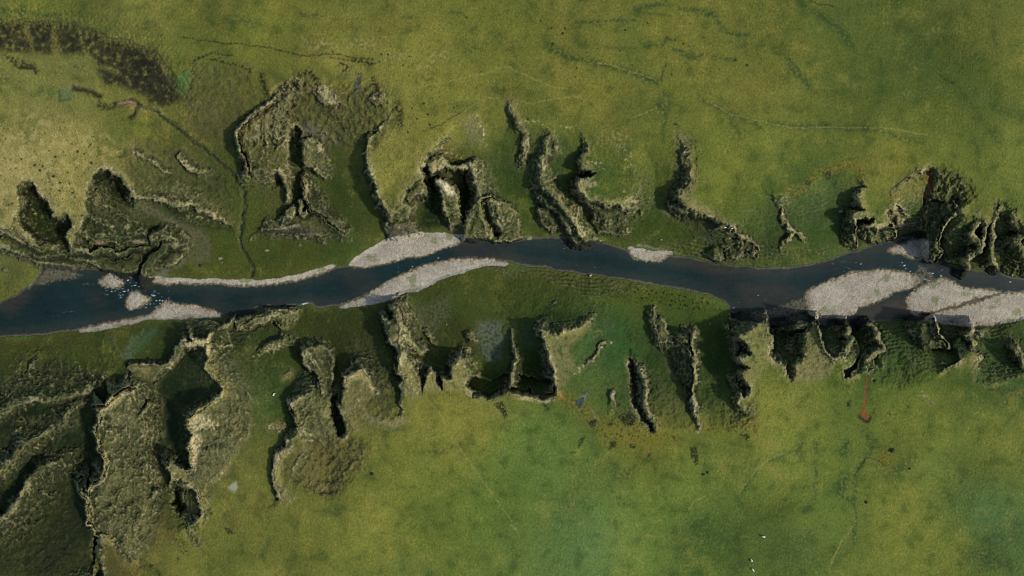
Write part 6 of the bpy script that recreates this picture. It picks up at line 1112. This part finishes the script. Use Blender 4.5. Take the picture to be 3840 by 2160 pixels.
# ------------------------------------------------------------------ things lying and standing on the ground
def height_at(px, py):
    i = int(np.clip(np.searchsorted(ax, px), 1, NX - 1)); j = int(np.clip(np.searchsorted(ay, py), 1, NY - 1))
    return float(H[j, i])
def mesh_obj(name, bm, mat, parent=None, smooth=True):
    me = bpy.data.meshes.new(name); bm.to_mesh(me); bm.free()
    me.materials.append(mat)
    if smooth: me.polygons.foreach_set('use_smooth', np.ones(len(me.polygons), bool))
    o = bpy.data.objects.new(name, me); C.objects.link(o)
    if parent: o.parent = parent
    return o
def boulder(px, py, lx, ly, hz, mat, label, rot=0.0, seed=1, boxy=0.0):
    bm = bmesh.new(); bmesh.ops.create_icosphere(bm, subdivisions=4, radius=1)
    r = random.Random(seed)
    planes = [Vector((r.gauss(0, 1), r.gauss(0, 1), r.gauss(0, 1))).normalized() for _ in range(16)]
    if boxy: planes += [Vector((1, 0, .1)).normalized(), Vector((-1, .05, 0)).normalized(), Vector((0, 1, .05)).normalized(), Vector((0, -1, 0)), Vector((.05, 0, 1)).normalized()]
    cuts = [r.uniform(.72, .95) for _ in planes]
    for v in bm.verts:
        p = v.co.copy() * 1.15
        for n, c in zip(planes, cuts):
            e = p.dot(n) - c
            if e > 0: p -= n * e * .85
        v.co = Vector((p.x * lx / 2, p.y * ly / 2, p.z * hz * .62 + hz * .22))
    o = mesh_obj('boulder', bm, mat)
    h = height_at(px, py); x, y = ground_xy(px, py, h)
    o.location = (x, y, h); o.rotation_euler.z = rot
    return tag(o, label, 'boulder')
for k, a in enumerate((
    (826, 969, 2.7, 1.9, 1.4, M_bpale, 'largest pale square boulder lying on the meadow left of the brook', -.05, 1),
    (829, 985, 2.3, .9, .7, M_bmoss, 'flat mossy slab just below the pale square boulder', .1, 1),
    (858, 1021, 1.2, .9, .7, M_bmoss, 'small mossy boulder below the square boulder, nearer the brook', .5, 0),
    (836, 1022, 1.0, .8, .6, M_bmoss, 'small mossy boulder below the square boulder, farther from the brook', .2, 0),
    (754, 996, 1.7, 1.6, 1.2, M_bdark, 'dark round boulder at the edge of the brown scree fan', .2, 0),
    (19, 1010, 3.2, 2.8, 1.5, M_bmoss, 'wide brown boulder on the grass at the far left above the shoal', .2, 0),
    (1001, 939, 2.4, 1.3, .9, M_bpale, 'flat pale boulder in a dark ring on the meadow below the arch fin', .1, 0),
    (1217, 911, 2.3, 2.6, 2.0, M_bmoss, 'tall mossy boulder with a dark hollow, right of the flat pale boulder', .6, 1),
    (1124, 918, 1.9, 1.9, 1.0, M_bmoss, 'low squarish boulder between the flat pale one and the tall mossy one', .3, 1),
    (1194, 908, 1.1, 1.6, 1.0, M_bdark, 'small dark rock just left of the tall mossy boulder', .3, 0),
    (2081, 1134, 2.4, 1.4, 1.0, M_bmoss, 'low grey boulder on the meadow above the V shaped spur', .2, 0),
    (2661, 1214, 2.4, 1.9, 1.5, M_bmoss, 'single mossy boulder in the meadow right of the long lower fin', .3, 0),
    (2479, 898, 1.8, 1.1, .9, M_bpale, 'lone pale boulder on the north meadow above the gravel line', .1, 0),
    (1983, 893, 3.6, 2.4, 1.3, M_bpale, 'pale rock at the water edge beside the mossy rock block', .4, 0),
    (2229, 893, 3.4, 2.2, 1.5, M_bpale, 'pale rock at the water edge right of the winding fin', -.3, 0),
    (3671, 1254, 2.9, 3.3, 2.6, M_bpale, 'large pale egg shaped boulder balanced beside the lower right buttress', .2, 0),
    (1415, 1474, 2.2, 1.6, 1.3, M_bpale, 'pinkish pale boulder on the crest of the block left of the plateau fin', .2, 0),
    (3346, 1689, 2.1, 1.8, 1.2, M_bdark, 'dark boulder in the yellow patch on the lower right grassland', .6, 0),
    (3248, 1883, 1.3, 1.5, .9, M_bdark, 'small dark rock on the pinkish bare patch at lower right', .3, 0),
    (3411, 1757, 1.3, .9, .8, M_bdark, 'small dark rock right of the yellow patch at lower right', .3, 0),
    (1396, 1777, 1.6, 1.6, 1.2, M_bdark, 'dark round rock on the grass right of the brown scar', .3, 0),
    (2636, 1779, 1.6, 1.1, .9, M_bdark, 'dark rock below the long peat hollow, left one of two', .0, 0),
    (2654, 1772, .9, 1.2, .9, M_bdark, 'dark rock below the long peat hollow, right one of two', .1, 0),
    (1674, 1216, 0.9, 0.9, .7, M_bpale, 'tiny pale stone on the brown scree below the bend', .1, 0),
    (3151, 792, 2.4, 1.6, 1.3, M_bpale, 'bright stones on top of the square dark stack', .1, 0),
)):
    boulder(*a[:8], seed=20 + k, boxy=a[8])

# sheep: one continuous skinned body with a dark face, shared by the flock
def skinned(name, verts, edges, radii, mat):
    me = bpy.data.meshes.new(name); me.from_pydata(verts, edges, [])
    o = bpy.data.objects.new(name, me); C.objects.link(o)
    sk = o.modifiers.new('Skin', 'SKIN'); o.modifiers.new('Sub', 'SUBSURF').levels = 1
    for i, r in enumerate(radii): me.skin_vertices[0].data[i].radius = r if isinstance(r, tuple) else (r, r)
    me.skin_vertices[0].data[0].use_root = True
    dg = bpy.context.evaluated_depsgraph_get()
    new = bpy.data.meshes.new_from_object(o.evaluated_get(dg))
    bpy.data.objects.remove(o)
    new.materials.clear(); new.materials.append(mat)
    new.polygons.foreach_set('use_smooth', np.ones(len(new.polygons), bool))
    return new
sv = [(-.42, 0, .66), (-.15, 0, .70), (.18, 0, .69), (.42, 0, .68), (.58, 0, .76), (.70, 0, .72), (.84, 0, .60)]
se = [(i, i + 1) for i in range(6)]; sr = [(.23, .24), (.30, .29), (.30, .29), (.23, .24), (.14, .14), (.10, .11), (.06, .07)]
for bx_, by_ in ((-.36, .15), (-.36, -.15), (.36, .14), (.36, -.14)):
    n = len(sv); hip = 0 if bx_ < 0 else 3
    kx = bx_ + (-.05 if bx_ < 0 else .01)
    sv += [(bx_, by_, .48), (kx, by_, .26), (bx_, by_, .02)]; sr += [.09, .045, .035]
    se += [(hip, n), (n, n + 1), (n + 1, n + 2)]
sheep_body = skinned('sheep_body', sv, se, sr, M_wool)
bm = bmesh.new(); bmesh.ops.create_icosphere(bm, subdivisions=1, radius=.06)
for v_ in bm.verts: v_.co = Vector((v_.co.x * .7 + .70, v_.co.y * 1.5 + .13, v_.co.z * .6 + .76))
ear = bpy.data.meshes.new('ear'); bm.to_mesh(ear); bm.free(); ear.materials.append(M_face)
for px, py, yaw, sc, lab in (
    (2863, 2011, 2.9, 1.45, 'white sheep grazing sideways on the lower right grass, highest of three'),
    (2817, 2101, 1.8, 1.3, 'white sheep on dark grass near the bottom edge, upper of the close pair'),
    (2821, 2134, -.9, 1.35, 'white sheep on dark grass near the bottom edge, lowest of three'),
    (2213, 1034, .6, 1.15, 'lone white sheep on the grass bank inside the river bend'),
    (2716, 854, .1, 1.2, 'white sheep resting at the left end of the bare ledge on the spur'),
    (2734, 853, 1.0, 1.25, 'white sheep standing in the middle of the bare ledge on the spur'),
    (2743, 857, .3, 1.15, 'white sheep at the right end of the bare ledge on the spur'),
    (1028, 1477, .5, 1.25, 'white sheep in the green side valley above the wrinkled spur, front one'),
    (1026, 1482, .2, 1.0, 'white lamb just below the sheep in the green side valley')):
    o = bpy.data.objects.new('sheep', sheep_body); C.objects.link(o)
    h = height_at(px, py); x, y = ground_xy(px, py, h)
    o.location = (x, y, h); o.rotation_euler.z = yaw; o.scale = (sc, sc, sc)
    tag(o, lab, 'sheep', 'sheep grazing in and above the canyon')
    for side in (1, -1):
        e = bpy.data.objects.new('ear', ear); C.objects.link(e); e.parent = o; e.location = (0, 0 if side > 0 else -.26, 0)

# shrubs: low domes of many small leaf faces
def shrub_mesh(seed):
    r = random.Random(seed); vs = []; fs = []
    for _ in range(150):
        a = r.uniform(0, 2 * math.pi); u = r.random() ** .5; z = math.sqrt(max(0, 1 - u * u)) * r.uniform(.45, 1.0)
        c = Vector((u * math.cos(a), u * math.sin(a), z * .75)) * r.uniform(.8, 1.05)
        n = Vector((c.x + r.uniform(-.6, .6), c.y + r.uniform(-.6, .6), c.z + r.uniform(0, .9))).normalized()
        t = n.orthogonal().normalized(); b_ = n.cross(t); s = r.uniform(.10, .2); k = len(vs)
        vs += [c - t * s, c + b_ * s * .5, c + t * s, c - b_ * s * .5]; fs.append((k, k + 1, k + 2, k + 3))
    me = bpy.data.meshes.new('shrub'); me.from_pydata(vs, [], fs); me.materials.append(M_leaf)
    return me
SHR = [shrub_mesh(i) for i in range(5)]
def shrubs(points, label, group, r0=.55, r1=1.0):
    for (px, py) in points:
        o = bpy.data.objects.new('shrub', random.choice(SHR)); C.objects.link(o)
        h = height_at(px, py); x, y = ground_xy(px, py, h)
        s = random.uniform(r0, r1)
        o.location = (x, y, h - .05); o.rotation_euler.z = random.uniform(0, 6.28); o.scale = (s * random.uniform(.8, 1.2), s, s * .8)
        tag(o, label, 'shrub', group)
def scatter(poly, n, seed):
    rr = random.Random(seed); out = []
    xs = [p[0] for p in poly]; ys = [p[1] for p in poly]
    while len(out) < n:
        p = (rr.uniform(min(xs), max(xs)), rr.uniform(min(ys), max(ys)))
        if inside(np.array([p[0]]), np.array([p[1]]), poly)[0] and all((p[0] - q[0]) ** 2 + (p[1] - q[1]) ** 2 > 150 for q in out): out.append(p)
    return out
shrubs(T(2,2,"975,30 1068,50 1162,76 1300,102 1450,60 1500,95 1600,170 1640,140 1768,182 1820,150 1880,200 1960,140 1050,20 1270,15") + scatter(T(2,2,"1000,-10 1500,20 2000,110 2120,220 1700,230 1300,110"), 34, 5),
       'small dark round shrub on the grassy meadow inside the river bend', 'shrubs on the meadow inside the river bend', .4, .75)
shrubs(T(0,1,"430,225 405,265 350,212 215,150 605,392 532,327 850,100 630,553 730,490 920,190 825,722 545,325 45,560 120,600 600,470 910,10 560,130 780,75 700,400 480,300"),
       'dark green shrub on the straw coloured plateau at the left', 'shrubs on the straw coloured plateau', .4, .8)
shrubs(T(1,0,"1245,620 1480,655 1262,545 1330,548 1545,565 1570,1090 1800,1165 1620,1195 1690,1040 2025,1065 1990,1085 2115,175 1550,310 1750,1255 770,520 1730,1150 1880,1360 1530,1330") + T(2,0,"290,210 535,287 512,335 410,440 482,430 755,525 160,1200 1140,305 640,770 652,685 1362,232 1638,405 1592,400 400,285 860,490 1085,510 1720,440 1935,380 2250,600 2365,655 965,145 1545,660 1605,750 1770,700"),
       'small dark shrub dotting the open plateau north of the canyon', 'shrubs dotting the northern plateau', .38, .72)

# ------------------------------------------------------------------ daylight and camera
SUN_EL, SX, SY = math.radians(44), .96, -.29
v = Vector((SX, SY, 0)).normalized() * math.cos(SUN_EL) + Vector((0, 0, math.sin(SUN_EL)))
sun = bpy.data.lights.new('sun', 'SUN'); sun.energy = 2.95; sun.angle = math.radians(3); sun.color = (1, .95, .86)
so = bpy.data.objects.new('sun', sun); C.objects.link(so); so.rotation_euler = v.to_track_quat('Z', 'Y').to_euler(); so.location = (0, 0, 300)
W = bpy.data.worlds.new('World'); bpy.context.scene.world = W; W.use_nodes = True
nt = W.node_tree; sky = nt.nodes.new('ShaderNodeTexSky'); sky.sky_type = 'NISHITA'; sky.sun_disc = False
sky.sun_elevation = SUN_EL; sky.sun_rotation = math.atan2(SX, SY); sky.air_density = 1.0; sky.dust_density = 1.2
nt.links.new(sky.outputs['Color'], nt.nodes['Background'].inputs['Color']); nt.nodes['Background'].inputs['Strength'].default_value = .16
cam = bpy.data.cameras.new('camera'); cam.lens = 24; cam.sensor_width = 36; cam.clip_end = 20000; cam.clip_start = 1
co = bpy.data.objects.new('camera', cam); C.objects.link(co); co.location = (0, 0, CAM_H); co.rotation_euler = (0, 0, 0)
sc_ = bpy.context.scene; sc_.camera = co; sc_.render.engine = 'CYCLES'
sc_.cycles.filter_width = 1.0
sc_.view_settings.view_transform = 'Standard'; sc_.view_settings.look = 'None'; sc_.view_settings.exposure = 0; sc_.view_settings.gamma = 1
